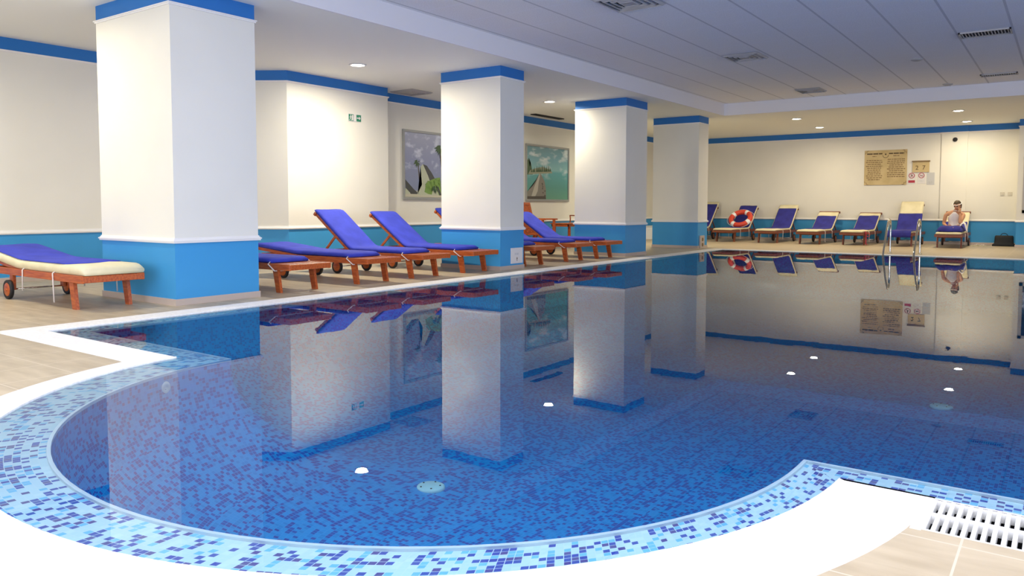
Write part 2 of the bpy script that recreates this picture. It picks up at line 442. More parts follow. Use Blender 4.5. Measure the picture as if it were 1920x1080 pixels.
# ------------------------------------------------------------------ walls
def wall(name, pts, z0=0, z1=HC, th=.12, label=None, holes=None):
    """wall of real thickness: pts run along the room-side face, thickness grows to the left of the run"""
    bm = BM()
    off = []
    n = len(pts)
    for i in range(n):
        d1 = Vector(pts[i])-Vector(pts[i-1]) if i else Vector(pts[1])-Vector(pts[0])
        d2 = Vector(pts[i+1])-Vector(pts[i]) if i < n-1 else d1
        n1 = Vector((-d1.y, d1.x)).normalized(); n2 = Vector((-d2.y, d2.x)).normalized(); nn = (n1+n2).normalized()
        off.append(Vector(pts[i])+nn*th/max(.4, nn.dot(n1)))
    prism(bm, [tuple(p) for p in pts]+[tuple(p) for p in off[::-1]], z0, z1)
    return struct(name, bm, 'wall', label)
LEFTP = [(XA, -3.3), (XA, 7.72), (XB, 8.39), (XB, 10.75), (XR, 10.75), (XR, YF)]
wall('wall_left', LEFTP, label='cream wall with blue dado and dark blue band behind the left loungers')
FARP = [(XR, YF), (-2.965, YF), (-2.965, YF-.05), (-2.33, YF-.05), (-2.33, YF), (-1.10, YF), (-1.10, 23.9), (8.3, 23.9)]
wall('wall_far', FARP, label='cream far wall with blue dado and dark blue band')
def profile_run(name, pts, prof, m_, label=None):
    """moulding swept along a wall run; prof = (distance into the room, height)"""
    bm = BM(); n = len(pts); rings = []
    for i in range(n):
        d1 = Vector(pts[i])-Vector(pts[i-1]) if i else Vector(pts[1])-Vector(pts[0])
        d2 = Vector(pts[i+1])-Vector(pts[i]) if i < n-1 else d1
        n1 = -Vector((-d1.y, d1.x)).normalized(); n2 = -Vector((-d2.y, d2.x)).normalized(); nn = (n1+n2).normalized()
        k = 1/max(.4, nn.dot(n1))
        rings.append([bm.verts.new((pts[i][0]+nn.x*k*d, pts[i][1]+nn.y*k*d, z)) for d, z in prof])
    q = len(prof)
    for A, B in zip(rings, rings[1:]):
        for k in range(q): bm.faces.new((A[k], A[(k+1) % q], B[(k+1) % q], B[k]))
    bm.faces.new(rings[0]); bm.faces.new(rings[-1])
    return bm
RAIL = [(-.004, HD-.005), (.022, HD-.005), (.030, HD+.012), (.024, HD+.028), (.012, HD+.034), (.008, HD+.05), (-.004, HD+.05)]
COVE = [(-.004, HB-.028), (.008, HB-.028), (.020, HB-.012), (.022, HB+.002), (.006, HB+.004), (.006, HC-.001), (-.004, HC-.001)]
CT = [(-.004, HB-.028), (.008, HB-.028), (.020, HB-.012), (.022, HB), (-.004, HB)]
SK = [(-.004, DECK), (.014, DECK), (.014, DECK+.065), (.008, DECK+.07), (-.004, DECK+.07)]
k = 0
for run, nm in ((LEFTP, 'left'), (FARP, 'far')):
    struct('trim_%d' % (k+1), profile_run('', run, RAIL, None), 'white', 'white dado rail moulding on the %s wall' % nm)
    struct('trim_%d' % (k+2), profile_run('', run, CT, None), 'white', 'thin white moulding under the blue band of the %s wall' % nm)
    struct('baseboard_'+nm, profile_run('', run, SK, None), 'skirt', 'tiled skirting of the %s wall' % nm)
    k += 2
# right-hand wall and wall behind the camera, windows in both added for fill light
def window_wall(name, axis, c, lo, hi, wins, z1, label, idx):  # the windows are unseen additions that let fill light in
    bm = BM(); zb, zt = .5, 2.8
    def bx(a, b, za, zb_):
        if axis == 'x': box(bm, (a, c-.15, za), (b, c, zb_))
        else: box(bm, (c, a, za), (c+.15, b, zb_))
    bx(lo, hi, 0, zb); bx(lo, hi, zt, z1)
    e = lo
    for a, b in wins: bx(e, a, zb, zt); e = b
    bx(e, hi, zb, zt)
    struct(name, bm, 'wall', label)
    for i, (a, b) in enumerate(wins):
        bm = BM()
        def fb(p, q, za, zb_):
            if axis == 'x': box(bm, (p, c-.10, za), (q, c-.04, zb_))
            else: box(bm, (c+.04, p, za), (c+.10, q, zb_))
        fb(a, b, zb, zb+.06); fb(a, b, zt-.06, zt); fb(a, a+.06, zb, zt); fb(b-.06, b, zb, zt); fb((a+b)/2-.03, (a+b)/2+.03, zb, zt)
        struct('window_%d' % (idx+i), bm, 'white', 'white window frame')
window_wall('wall_near', 'x', -3.3+.0, -11.78, 8.45, WIN, HT, 'wall with windows behind the camera', 1)
window_wall('wall_right', 'y', 8.3, -3.45, 24.05, FILL_WINR, HT, 'right-hand wall with windows', 6)

# ------------------------------------------------------------------ ceilings
bm = BM(); box(bm, (-11.95, -3.45, HC), (-7.03, 25.1, HC+.12))
struct('ceiling_soffit_left', bm, 'soffit', 'lower plaster ceiling over the left deck')
bm = BM(); box(bm, (-7.03, 18.81, HC), (8.45, 25.1, HC+.12))
struct('ceiling_soffit_far', bm, 'soffit', 'lower plaster ceiling over the far deck')
bm = BM(); box(bm, (-7.05, -3.45, HT), (8.45, 18.83, HT+.1))
struct('ceiling', bm, 'ctile', 'grey white tiled ceiling over the pool')
bm = BM(); box(bm, (-7.06, -3.45, HC-.001), (-7.03+.002, 18.83, HT)); struct('trim_5', bm, 'fascia', 'white fascia between tiled ceiling and left soffit')
bm = BM(); box(bm, (-7.06, 18.81-.002, HC-.001), (8.45, 18.84, HT)); struct('trim_6', bm, 'fascia', 'white fascia between tiled ceiling and far soffit')

# ------------------------------------------------------------------ pillars
PILL = [(-7.537, 4.486, 1.50, 1.02, 'nearest and largest square pillar with blue base, beside the near lounger'),
        (-7.472, 10.08, 1.255, .66, 'second square pillar from the camera, with a white box low on its pool side'),
        (-7.509, 14.51, 1.232, .98, 'third square pillar from the camera, just right of the turquoise pier picture'),
        (-7.508, 18.396, 1.231, .62, 'farthest square pillar, nearest the far wall')]
for (x, y, wx, wy, lab) in PILL:
    t_ = thing('pillar', lab, 'pillar', (x-wx/2, y+wy/2, DECK), 0, 'square pillars along the pool')
    a, b = wx/2, wy/2
    def ring(off, z0, z1): return [(-a-off, -b-off, z0-DECK), (a+off, b+off, z1-DECK)]
    bm = BM(); box(bm, *ring(0, DECK, HC)); obj('shaft', bm, 'wall', t_)
    bm = BM()
    for off, z0, z1 in ((.022, HD-.005, HD+.012), (.030, HD+.012, HD+.026), (.018, HD+.026, HD+.036), (.009, HD+.036, HD+.05)): box(bm, *ring(off, z0, z1))
    obj('dado_rail', bm, 'white', t_)
    bm = BM(); box(bm, *ring(.012, HB-.028, HB-.012)); box(bm, *ring(.022, HB-.012, HB-.0)); obj('top_moulding', bm, 'white', t_)
    bm = BM(); box(bm, *ring(.012, DECK, DECK+.068)); obj('skirting', bm, 'skirt', t_)

# ------------------------------------------------------------------ downlights
def downlight(x, y, lab, power, spread=2.5, lc=(1, .89, .68)):
    t_ = thing('downlight', lab, 'ceiling light', (x, y, HC), 0, 'round recessed downlights')
    bm = BM(); lathe(bm, [(.105, 0), (.140, -.002), (.140, -.012), (.112, -.016), (.105, -.004)], 32); obj('trim_ring', bm, 'plastic', t_)
    bm = BM(); lathe(bm, [(0, -.016), (.07, -.014), (.105, -.004), (.105, 0)], 32); obj('diffuser', bm, 'lamp', t_)
    area('downlight_lamp', (0, 0, -.03), (0, 0, 0), .16, .16, power, lc, spread=spread, shape='DISK', parent=t_)
DL = [(-9.30, 8.72, 'large round downlight over the left deck, between the first and second pillars', 108),
      (-9.14, 14.11, 'round downlight over the left deck, between the second and third pillars', 64),
      (-9.3, 3.3, 'round downlight over the left deck behind the nearest pillar', 50),
      (-9.2, 19.6, 'round downlight over the left deck behind the third and fourth pillars', 60),
      (-9.3, -2.0, 'round downlight over the left deck level with the camera', 68),
      (-5.74, 20.47, 'left pair of far downlights, the one nearer the pool', 41),
      (-5.82, 23.03, 'left pair of far downlights, the one nearer the wall', 41),
      (-2.18, 20.92, 'right pair of far downlights, the one nearer the pool', 41),
      (-2.26, 23.64, 'right pair of far downlights, the one nearer the wall', 41),
      (1.4, 21.0, 'far downlight beyond the right edge of the view, nearer the pool', 41)]
for d in DL: downlight(*d, spread=2.95, lc=(1, .84, .58) if d[1] > 20 else (1, .89, .68))

# unseen fill panels added to the tiled ceiling above and behind the camera
def fill_panel(x, y, lab, power):
    t_ = thing('ceiling_light_panel', lab, 'ceiling light', (x, y, HT), 0, 'square light panels near the camera')
    bm = BM()
    for p, q in (((-.345, -.37), (.345, -.34)), ((-.345, .34), (.345, .37)), ((-.345, -.34), (-.315, .34)), ((.315, -.34), (.345, .34))): box(bm, (*p, -.012), (*q, -.001))
    obj('frame', bm, 'plastic', t_)
    bm = BM(); box(bm, (-.315, -.34, -.006), (.315, .34, -.001)); obj('diffuser', bm, 'panel', t_)
    area('panel_lamp', (0, 0, -.02), (0, 0, 0), .62, .66, power, (.86, .88, 1), parent=t_)
for j, yy in enumerate((-1.66, 1.32, 4.30)):
    for i, xx in enumerate((-4.54, -1.78, .98, 3.74)):
        fill_panel(xx, yy, 'square light panel in the tiled ceiling outside the view, row %s, column %s' % (('behind', 'above', 'before')[j]+' the camera', ('left', 'centre left', 'centre right', 'right')[i]), (15, 34, 44, 44)[i])

# ------------------------------------------------------------------ air diffusers and grilles
def square_diffuser(x0, x1, y0, y1, z, lab):
    cx, cy = (x0+x1)/2, (y0+y1)/2; a, b = (x1-x0)/2, (y1-y0)/2
    t_ = thing('ceiling_diffuser', lab, 'air vent', (cx, cy, z), 0, 'square ceiling air diffusers')
    bm = BM()
    for s in (1, .78, .56, .34):
        o_ = [(-a*s, -b*s), (a*s, -b*s), (a*s, b*s), (-a*s, b*s)]; i_ = [(p*(1-.09/s), q*(1-.09/s)) for p, q in o_]
        zo, zi = -.004-.01*(1-s), -.03-.01*(1-s)
        for k in range(4):
            k2 = (k+1) % 4
            poly(bm, [(*o_[k], zo), (*o_[k2], zo), (*i_[k2], zi), (*i_[k], zi)])
            poly(bm, [(*i_[k], zi), (*i_[k2], zi), (*[c*.97 for c in i_[k2]], zo), (*[c*.97 for c in i_[k]], zo)])
    poly(bm, [(-a*.25, -b*.25, -.03), (a*.25, -b*.25, -.03), (a*.25, b*.25, -.03), (-a*.25, b*.25, -.03)])
    obj('vane', bm, 'grille', t_)
    bm = BM(); box(bm, (-a*.98, -b*.98, -.003), (a*.98, b*.98, -.001)); obj('backing', bm, 'dark', t_)
square_diffuser(-4.87, -4.20, 8.45, 9.16, HT, 'square air diffuser in the tiled ceiling, nearest the camera')
square_diffuser(-4.85, -4.25, 12.80, 13.42, HT, 'square air diffuser in the tiled ceiling, middle one')
square_diffuser(-4.93, -4.40, 17.35, 17.98, HT, 'square air diffuser in the tiled ceiling, farthest')
square_diffuser(-10.92, -10.32, 11.08, 11.68, HC, 'square air diffuser in the left soffit above the rocky beach picture')
def linear_grille(x0, x1, y0, y1, z, lab, n=15, axis='x', m_='grille'):
    cx, cy = (x0+x1)/2, (y0+y1)/2; a, b = (x1-x0)/2, (y1-y0)/2
    t_ = thing('ceiling_grille', lab, 'air vent', (cx, cy, z))
    bm = BM(); fw = .025
    for p, q in (((-a, -b), (a, -b+fw)), ((-a, b-fw), (a, b)), ((-a, -b), (-a+fw, b)), ((a-fw, -b), (a, b))): box(bm, (*p, -.022), (*q, -.001))
    obj('frame', bm, m_, t_)
    bm = BM()
    for k in range(n):
        if axis == 'x':
            x = -a+fw+(2*a-2*fw)*(k+.5)/n; box(bm, (x-.006, -b+fw, -.02), (x+.006, b-fw, -.004))
        else:
            y = -b+fw+(2*b-2*fw)*(k+.5)/n; box(bm, (-a+fw, y-.006, -.02), (a-fw, y+.006, -.004))
    obj('fins', bm, m_, t_)
    bm = BM(); box(bm, (-a*.99, -b*.99, -.003), (a*.99, b*.99, -.001)); obj('backing', bm, 'dark', t_)
linear_grille(-1.41, -.75, 13.16, 13.56, HT, 'finned air grille in the tiled ceiling at right, nearer the camera')
linear_grille(-1.48, -.87, 17.5, 17.75, HT, 'finned air grille in the tiled ceiling at right, near the far fascia')
linear_grille(-10.76, -10.60, 15.75, 17.05, HC, 'long dark slot vent in the left soffit above the pier picture', 6, 'x', 'dark')
for x, y, lab in ((-2.22, 15.05, 'small round sensor on the tiled ceiling left of the near grille'), (-2.13, 18.45, 'small round sensor on the tiled ceiling by the far fascia')):
    bm = BM(); lathe(bm, [(0, -.035), (.05, -.033), (.09, -.02), (.10, 0), (0, 0)], 24)
    o = obj('ceiling_sensor', bm, 'grille'); o.location = (x, y, HT); tag(o, lab, 'sensor', 'small ceiling sensors')

# ------------------------------------------------------------------ sun loungers
# local frame: foot end at x = 0, head towards -x, y across, z up from the deck
RT = .35                                        # top of the side rails
HX = -1.5                                       # hinge of the backrest
BL = .99                                        # length of the backrest
HWD = .30
def bed_path(ang, x0, over, lift):
    """centre line of a cushion: flat to the hinge, then up the backrest"""
    c, s_ = math.cos(ang), math.sin(ang)
    pts = []; n = 14
    total = (x0-HX)+BL+over; k = 0
    for i in range(41):
        d = total*i/40; x = x0-d
        if x >= HX: p = (x, 0.0)
        else: u = HX-x; p = (HX-u*c, u*s_)
        pts.append(p)
    for _ in range(3):                          # soften the bend
        pts = [pts[0]]+[tuple((pts[i-1][q]+2*pts[i][q]+pts[i+1][q])/4 for q in (0, 1)) for i in range(1, len(pts)-1)]+[pts[-1]]
    return [(x, RT+.003+lift+z) for x, z in pts], total
def cushion(path, hw, th, i0=0, i1=None, wav=0, seed=0, drape=0):
    """padded slab with rounded edges following a path"""
    rnd = random.Random(seed); bm = BM(); rings = []
    pp = path[i0:i1]; n = len(pp)
    ph = [rnd.uniform(0, 6) for _ in range(3)]
    for i, (x, z) in enumerate(pp):
        a, b = pp[max(0, i-1)], pp[min(n-1, i+1)]
        t_ = Vector((b[0]-a[0], 0, b[1]-a[1])).normalized(); nr = Vector((-t_.z, 0, t_.x)) if t_.x < 0 else Vector((t_.z, 0, -t_.x))
        if nr.z < 0: nr = -nr
        e = min(i, n-1-i); kk = 1.0 if e > 1 else (.55, .9)[e]; ww = hw*(1 if e > 0 else .97)
        w_ = wav*math.sin(i*.55+ph[0]) if wav else 0
        prof = [(-ww+.012, 0), (-ww, th*.35*kk-drape), (-ww, th*.7*kk), (-ww+.03, th*kk), (-ww*.5, th*kk*1.02+w_), (0, th*kk*1.0+w_*.6), (ww*.5, th*kk*1.02-w_), (ww-.03, th*kk), (ww, th*.7*kk), (ww, th*.35*kk-drape), (ww-.012, 0)]
        rings.append([bm.verts.new(Vector((x, y, z))+nr*h) for y, h in prof])
    q = len(prof)
    for A, B in zip(rings, rings[1:]):
        for k in range(q): bm.faces.new((A[k], A[(k+1) % q], B[(k+1) % q], B[k]))
    bm.faces.new(rings[0]); bm.faces.new(rings[-1])
    return bm
def make_lounger(label, ang, style, loc, rz, group, cover=(14, 41), seed=0, dark=False, over=.03, cth=.06, hw=.29, drape_front=False):
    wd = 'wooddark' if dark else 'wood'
    t_ = thing('sun_lounger', label, 'sun lounger', (loc[0], loc[1], DECK), rz, group)
    c, s_ = math.cos(ang), math.sin(ang)
    rc = HWD                                     # rail centre offset
    bm = BM()
    for sy in (-1, 1):
        y = sy*rc
        box(bm, (-2.28, y-.014, RT-.075), (0, y+.014, RT), 0, .004)
    box(bm, (-.03, -rc-.012, RT-.07), (.012, rc+.012, RT-.002), 0, .006)
    box(bm, (-2.30, -rc, RT-.07), (-2.27, rc, RT-.005), 0, .004)
    box(bm, (HX-.03, -rc, RT-.06), (HX+.02, rc, RT-.02))
    obj('frame', bm, wd, t_)
    bm = BM()
    for i in range(13): box(bm, (-.11-i*.108, -rc+.016, RT-.022), (-.11-i*.108+.07, rc-.016, RT-.004), 0, .003)
    obj('seat_slats', bm, wd, t_)
    # front legs: splayed boards with a short apron block
    for sy in (-1, 1):
        bm = BM(); y = sy*(rc-.032)
        a = [(-.36, RT-.03), (-.26, RT-.03), (-.205, 0), (-.285, 0)]
        v0 = [bm.verts.new((x, y-.018, z)) for x, z in a]; v1 = [bm.verts.new((x, y+.018, z)) for x, z in a]
        for k in range(4): bm.faces.new((v0[k], v0[(k+1) % 4], v1[(k+1) % 4], v1[k]))
        bm.faces.new(v0); bm.faces.new(v1); obj('front_leg', bm, wd, t_)
    bm = BM(); box(bm, (-.33, -rc+.03, RT-.10), (-.305, rc-.03, RT-.06)); obj('cross_bar', bm, wd, t_)
    for sy in (-1, 1):
        bm = BM(); y = sy*(rc-.035); box(bm, (-1.80, y-.018, .10), (-1.72, y+.018, RT-.03), 0, .004)
        obj('rear_leg', bm, wd, t_)
        bm = BM(); mt = Matrix.Translation((-1.76, sy*(rc+.012), .108)) @ Matrix.Rotation(PI/2, 4, 'X')
        lathe(bm, [(0, -.016), (.088, -.016), (.104, -.019), (.108, -.012), (.108, .012), (.104, .019), (.088, .016), (0, .016)], 28, 0, mt)
        w_ = obj('wheel', bm, 'rubber', t_, smooth=False)
        bm = BM(); lathe(bm, [(0, -.022), (.07, -.022), (.075, -.018), (.075, .018), (.07, .022), (0, .022)], 24, 0, mt); lathe(bm, [(0, -.034), (.016, -.034), (.016, .034), (0, .034)], 12, 0, mt)
        obj('wheel_disc', bm, wd, w_)
    bm = BM(); tube(bm, [(-1.76, -rc-.03, .108), (-1.76, rc+.03, .108)], .009, 8); obj('axle', bm, 'steel', t_)
    # backrest
    mt = Matrix.Translation((HX-.01, 0, RT-.02)) @ Matrix.Rotation(ang, 4, 'Y')
    bm = BM()
    for sy in (-1, 1): box(bm, (-BL, sy*.262-.014, -.022), (0, sy*.262+.014, .022), 0, .004, mt)
    for i in range(8): box(bm, (-.06-i*.112-.07, -.25, -.004), (-.06-i*.112, .25, .012), 0, 0, mt)
    box(bm, (-BL-.012, -.30, -.028), (-BL+.035, .30, .028), 0, .008, mt)
    obj('backrest', bm, wd, t_)
    if ang > .3:
        for sy in (-1, 1):
            bm = BM(); px = HX-.45*c; pz = RT-.02+.45*s_
            bar(bm, (px, sy*.235, pz-.01), (px-.30, sy*.235, RT-.05), .022, .035)
            obj('support_strut', bm, wd, t_)
        bm = BM(); box(bm, (px-.32, -.28, RT-.07), (px-.28, .28, RT-.04)); obj('strut_rest', bm, wd, t_)
    # cushions
    if style == 'blue':
        p, tot = bed_path(ang, -.38, over, 0)
        ma = obj('mattress', cushion(p, hw, cth, wav=.003, seed=seed), 'blue', t_, smooth=True)
    else:
        p, tot = bed_path(ang, .03, over, 0)
        ma = obj('mattress', cushion(p, hw, cth, wav=.004, seed=seed), 'cream', t_, smooth=True)
        p2 = [(x, z) for x, z in p]
        pv = []
        for i, (x, z) in enumerate(p2):
            a, b = p2[max(0, i-1)], p2[min(len(p2)-1, i+1)]; tt = Vector((b[0]-a[0], b[1]-a[1])).normalized(); nr = Vector((tt.y, -tt.x)); nr = nr if nr.y > 0 else -nr
            pv.append((x+nr.x*(cth*1.0), z+nr.y*(cth*1.0)))
        if drape_front:
            pv = [(pv[0][0]+.035, pv[0][1]-.16), (pv[0][0]+.03, pv[0][1]-.08)]+pv
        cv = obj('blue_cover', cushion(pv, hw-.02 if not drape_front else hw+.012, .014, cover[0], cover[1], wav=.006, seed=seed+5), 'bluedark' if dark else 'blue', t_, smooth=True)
        cv['label'] = 'blue towelling cover laid over the cream mattress'
    # tie cords
    for sy in (-1, 1):
        bm = BM()
        if style == 'blue':
            tube(bm, [(-.40, sy*(rc-.02), RT+.02), (-.39, sy*(rc+.02), RT-.01), (-.27, sy*(rc+.022), RT-.082)], .007, 6)
            if sy > 0: obj('tie_cord', bm, 'strap', t_); bm = BM(); tube(bm, [(-.27, -rc-.022, RT-.085), (-.25, -.1, RT-.088), (-.25, .1, RT-.088), (-.27, rc+.022, RT-.085)], .006, 6)
        else:
            tube(bm, [(-.62, sy*(rc-.02), RT+.03), (-.62, sy*(rc+.022), RT), (-.61, sy*(rc+.024), RT-.10), (-.60, sy*(rc+.024), .05+.06*((seed*7+sy) % 3)/2)], .007, 6)
            obj('tie_cord', bm, 'strap', t_); bm = BM(); tube(bm, [(-1.35, sy*(rc-.02), RT+.03), (-1.35, sy*(rc+.022), RT), (-1.36, sy*(rc+.024), .07+.05*(seed % 3))], .007, 6)
        obj('tie_cord', bm, 'strap', t_)
    return t_
D2 = math.radians
GL = 'teak loungers with blue mattresses on the left deck'
make_lounger('flat lounger with cream mattress and blue cover, left of the nearest pillar', D2(7), 'cream', (-7.84, 4.0), D2(-1), 'teak loungers with cream mattresses', (7, 41), 1, cth=.095, hw=.31)
LR = [(-7.45, 6.18, 3, 'flat blue lounger partly hidden behind the nearest pillar, its two front legs showing'),
      (-7.47, 7.45, 5, 'flat blue lounger standing before the two with raised backs, right of the nearest pillar'),
      (-7.46, 8.50, 37, 'blue lounger with raised back, left one of the two between the first and second pillars'),
      (-7.43, 9.64, 34.5, 'blue lounger with raised back, right one of the two between the first and second pillars'),
      (-7.45, 11.35, 38.5, 'blue lounger whose back tip peeks out left of the second pillar'),
      (-7.47, 12.78, 33, 'blue lounger half hidden behind the second pillar, left of the armchair one'),
      (-7.42, 13.87, 32.5, 'blue raised-back lounger in front of the wooden armchair')]
for i, (x, y, a, lab) in enumerate(LR):
    make_lounger(lab, D2(a), 'blue', (x, y), D2(random.uniform(-1.5, 1.5)), GL, seed=i+2)
GF = 'teak loungers with cream mattresses'
FR = [(-9.62, 22.35, 44, (14, 39), 'far lounger half hidden behind the farthest pillar', .20, {}),
      (-8.34, 22.33, 42, (10, 41), 'far lounger that carries the red and white lifebuoy', .03, {}),
      (-7.08, 22.36, 41, (10, 38), 'far lounger with fully blue back, right of the lifebuoy one', .12, {}),
      (-5.90, 22.32, 34, (12, 37), 'far lounger with low blue back under a wood bar, fourth from left', -.08, {}),
      (-4.78, 22.48, 32, (12, 38), 'far lounger just left of the pool ladder, red strap hanging from its side', -.08, {}),
      (-3.62, 22.50, 52, (0, 36), 'far lounger with tallest pale yellow back, behind the pool ladder', .06, dict(drape_front=True)),
      (-2.46, 22.40, 35, (6, 33), 'far lounger on which the person sits', -.08, {})]
for i, (x, y, a, cvr, lab, ov, kw) in enumerate(FR):
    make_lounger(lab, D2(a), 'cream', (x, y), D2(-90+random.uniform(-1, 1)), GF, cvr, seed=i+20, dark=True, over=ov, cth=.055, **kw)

# red strap on the lounger left of the ladder
bm = BM()
tube(bm, [(-4.455, 22.60, .395), (-4.445, 22.60, .37), (-4.44, 22.60, .30), (-4.43, 22.60, .18), (-4.44, 22.61, .06), (-4.40, 22.60, .035)], .016, 8)
tube(bm, [(-4.385+.05*math.cos(a), 22.58, .30+.05*math.sin(a)) for a in [k*PI/6 for k in range(12)]], .009, 6, closed=True)
tag(obj('red_strap', bm, 'signred'), 'thin red strap hanging from the lounger just left of the ladder', 'strap')

# lifebuoy
lb = thing('lifebuoy', 'orange-red lifebuoy with white bands leaning on a far lounger', 'lifebuoy', (-8.30, 23.77, .69))
rot = Matrix.Rotation(D2(42), 4, 'X')
R_, r_ = .295, .078
def torus_arc(bm, a0, a1, rr, n=14, seg=14):
    pts = [rot @ Vector((R_*math.cos(a0+(a1-a0)*k/n), R_*math.sin(a0+(a1-a0)*k/n), 0)) for k in range(n+1)]
    tube(bm, pts, rr, seg, cap=True)
bm = BM(); tube(bm, [rot @ Vector((R_*math.cos(k*2*PI/48), R_*math.sin(k*2*PI/48), 0)) for k in range(48)], r_, 16, closed=True)
obj('ring', bm, 'red', lb)
for k in range(4):
    a = PI/4+k*PI/2+.25; bm = BM(); torus_arc(bm, a-.17, a+.17, r_+.003, 6, 16); obj('white_band', bm, 'reflect', lb)
bm = BM()
for k in range(4):
    a = PI/4+k*PI/2+.25
    tube(bm, [rot @ Vector(((R_+r_+.012+.03*math.sin(PI*q/8))*math.cos(a+q*PI/16), (R_+r_+.012+.03*math.sin(PI*q/8))*math.sin(a+q*PI/16), 0)) for q in range(9)], .007, 6)
obj('grab_rope', bm, 'strap', lb)

# ------------------------------------------------------------------ pool ladder
ld = thing('pool_ladder', 'polished steel ladder with two curved handrails at far pool edge', 'ladder', (-2.95, 18.47, 0))
for sx in (-1, 1):
    x = sx*.30
    path = [(x, .70, DECK-.02), (x, .70, .35), (x, .70, .58), (x, .66, .71), (x, .56, .775), (x, .44, .74), (x, .34, .64), (x, .22, .49), (x, .08, .30), (x, -.06, .11), (x, -.13, -.03), (x, -.16, -.16), (x, -.16, -.75)]
    pts = []
    for i in range(len(path)-1):               # Catmull-Rom smoothing
        p0, p1, p2, p3 = [Vector(path[max(0, min(len(path)-1, j))]) for j in (i-1, i, i+1, i+2)]
        for q in range(5):
            u = q/5; pts.append(.5*((2*p1)+(p2-p0)*u+(2*p0-5*p1+4*p2-p3)*u*u+(3*p1-p0-3*p2+p3)*u**3))
    pts.append(Vector(path[-1]))
    bm = BM(); tube(bm, pts, .022, 14); h = obj('handrail', bm, 'steel', ld)
    bm = BM(); lathe(bm, [(0, .012), (.03, .012), (.045, .006), (.048, 0), (.048, -.006), (0, -.006)], 20, mtx=Matrix.Translation((x, .70, DECK+.006))); obj('floor_flange', bm, 'steel', ld)
for z in (-.12, -.38, -.64):
    bm = BM(); box(bm, (-.28, -.20, z-.012), (.28, -.12, z+.012), 0, .006); obj('step', bm, 'steel', ld)

# ------------------------------------------------------------------ wooden armchair and side table by the left wall
ch = thing('garden_armchair', 'teak slatted armchair standing by the wall under the pier picture', 'chair', (-10.45, 15.62, DECK), D2(6))
# local: chair faces +x (the pool), y across
def pt(name, fn): bm = BM(); fn(bm); return obj(name, bm, 'wood', ch)
for sy in (-1, 1):
    pt('front_leg', lambda b: box(b, (.26, sy*.30-.025, 0), (.32, sy*.30+.025, .72), 0, .006))
    pt('rear_leg', lambda b: bar(b, (-.34, sy*.30, 0), (-.20, sy*.30, .50), .045, .06, 0, .006))
    pt('armrest', lambda b: box(b, (-.30, sy*.30-.035, .72), (.38, sy*.30+.035, .755), 0, .01))
pt('seat', lambda b: [box(b, (-.24+i*.085, -.29, .43), (-.24+i*.085+.068, .29, .455), 0, .005) for i in range(7)])
pt('seat_frame', lambda b: [box(b, (-.25, -.29, .36), (-.22, .29, .425)), box(b, (.27, -.29, .36), (.30, .29, .425)), box(b, (-.25, -.30, .36), (.30, -.27, .425)), box(b, (-.25, .27, .36), (.30, .30, .425))])
mtb = Matrix.Translation((-.22, 0, .40)) @ Matrix.Rotation(D2(-14), 4, 'Y')
pt('backrest', lambda b: [box(b, (-.02, -.32, .70), (.02, .32, .765), 0, .008, mtb), box(b, (-.015, -.29, .05), (.015, .29, .10), 0, 0, mtb),
    box(b, (-.018, -.325, 0), (.018, -.27, .72), 0, .006, mtb), box(b, (-.018, .27, 0), (.018, .325, .72), 0, .006, mtb)]
    + [box(b, (-.01, -.245+i*.068, .08), (.01, -.245+i*.068+.030, .71), 0, 0, mtb) for i in range(8)])
tb = thing('side_table', 'small teak side table with raised end, right of the slatted armchair', 'table', (-10.40, 16.95, DECK), D2(0))
def pt2(name, fn): bm = BM(); fn(bm); return obj(name, bm, 'wood', tb)
pt2('tabletop', lambda b: [box(b, (-.28, -.42+i*.105, .60), (.28, -.42+i*.105+.095, .625), 0, .004) for i in range(9)])
pt2('apron', lambda b: [box(b, (-.25, -.40, .54), (-.23, .50, .60)), box(b, (.23, -.40, .54), (.25, .50, .60)), box(b, (-.25, -.40, .54), (.25, -.38, .60)), box(b, (-.25, .48, .54), (.25, .50, .60))])
for x in (-.22, .22):
    for y in (-.30, .40): pt2('leg', lambda b: box(b, (x-.025, y-.025, 0), (x+.025, y+.025, .55), 0, .005))
for x in (-.25, .25): pt2('end_post', lambda b: [tube(b, [(x, .50, .60), (x, .515, .74), (x, .49, .82)], .016, 8)])
pt2('end_rail', lambda b: tube(b, [(-.25, .49, .81), (.25, .49, .81)], .014, 8))

# white storage box seen between the third and fourth pillars
sb = thing('storage_box', 'pale storage box by the left wall, seen between the two farthest pillars', 'box', (-10.80, 22.95, DECK))
bm = BM(); box(bm, (-.22, -.45, 0), (.22, .45, .40), 0, .015); obj('body', bm, 'sack' if 'sack' in M else 'cloth', sb)
bm = BM(); box(bm, (-.235, -.465, .40), (.235, .465, .435), 0, .012); obj('lid', bm, 'plastic', sb)

# ------------------------------------------------------------------ plates on the pillars
sg = thing('wall_plate', 'white square plate with small black arrow low on second pillar', 'sign', (-7.466, 10.53, .235))
bm = BM(); box(bm, (-.004, -.17, -.13), (.006, .17, .13), 0, .003); obj('plate', bm, 'signwhite', sg)
def text(body, size, m_, parent, loc, rot, name='lettering', align='CENTER', ext=.0008):
    cu = bpy.data.curves.new(name, 'FONT'); cu.body = body; cu.size = size; cu.align_x = align; cu.align_y = 'CENTER'; cu.extrude = ext
    cu.materials.append(M[m_]); oc = bpy.data.objects.new(name, cu); COL.objects.link(oc); bpy.context.view_layer.update()
    me = bpy.data.meshes.new_from_object(oc.evaluated_get(bpy.context.evaluated_depsgraph_get())); bpy.data.objects.remove(oc)
    o = bpy.data.objects.new(name, me); COL.objects.link(o); o.parent = parent; o.location = loc; o.rotation_euler = rot
    return o
bm = BM()
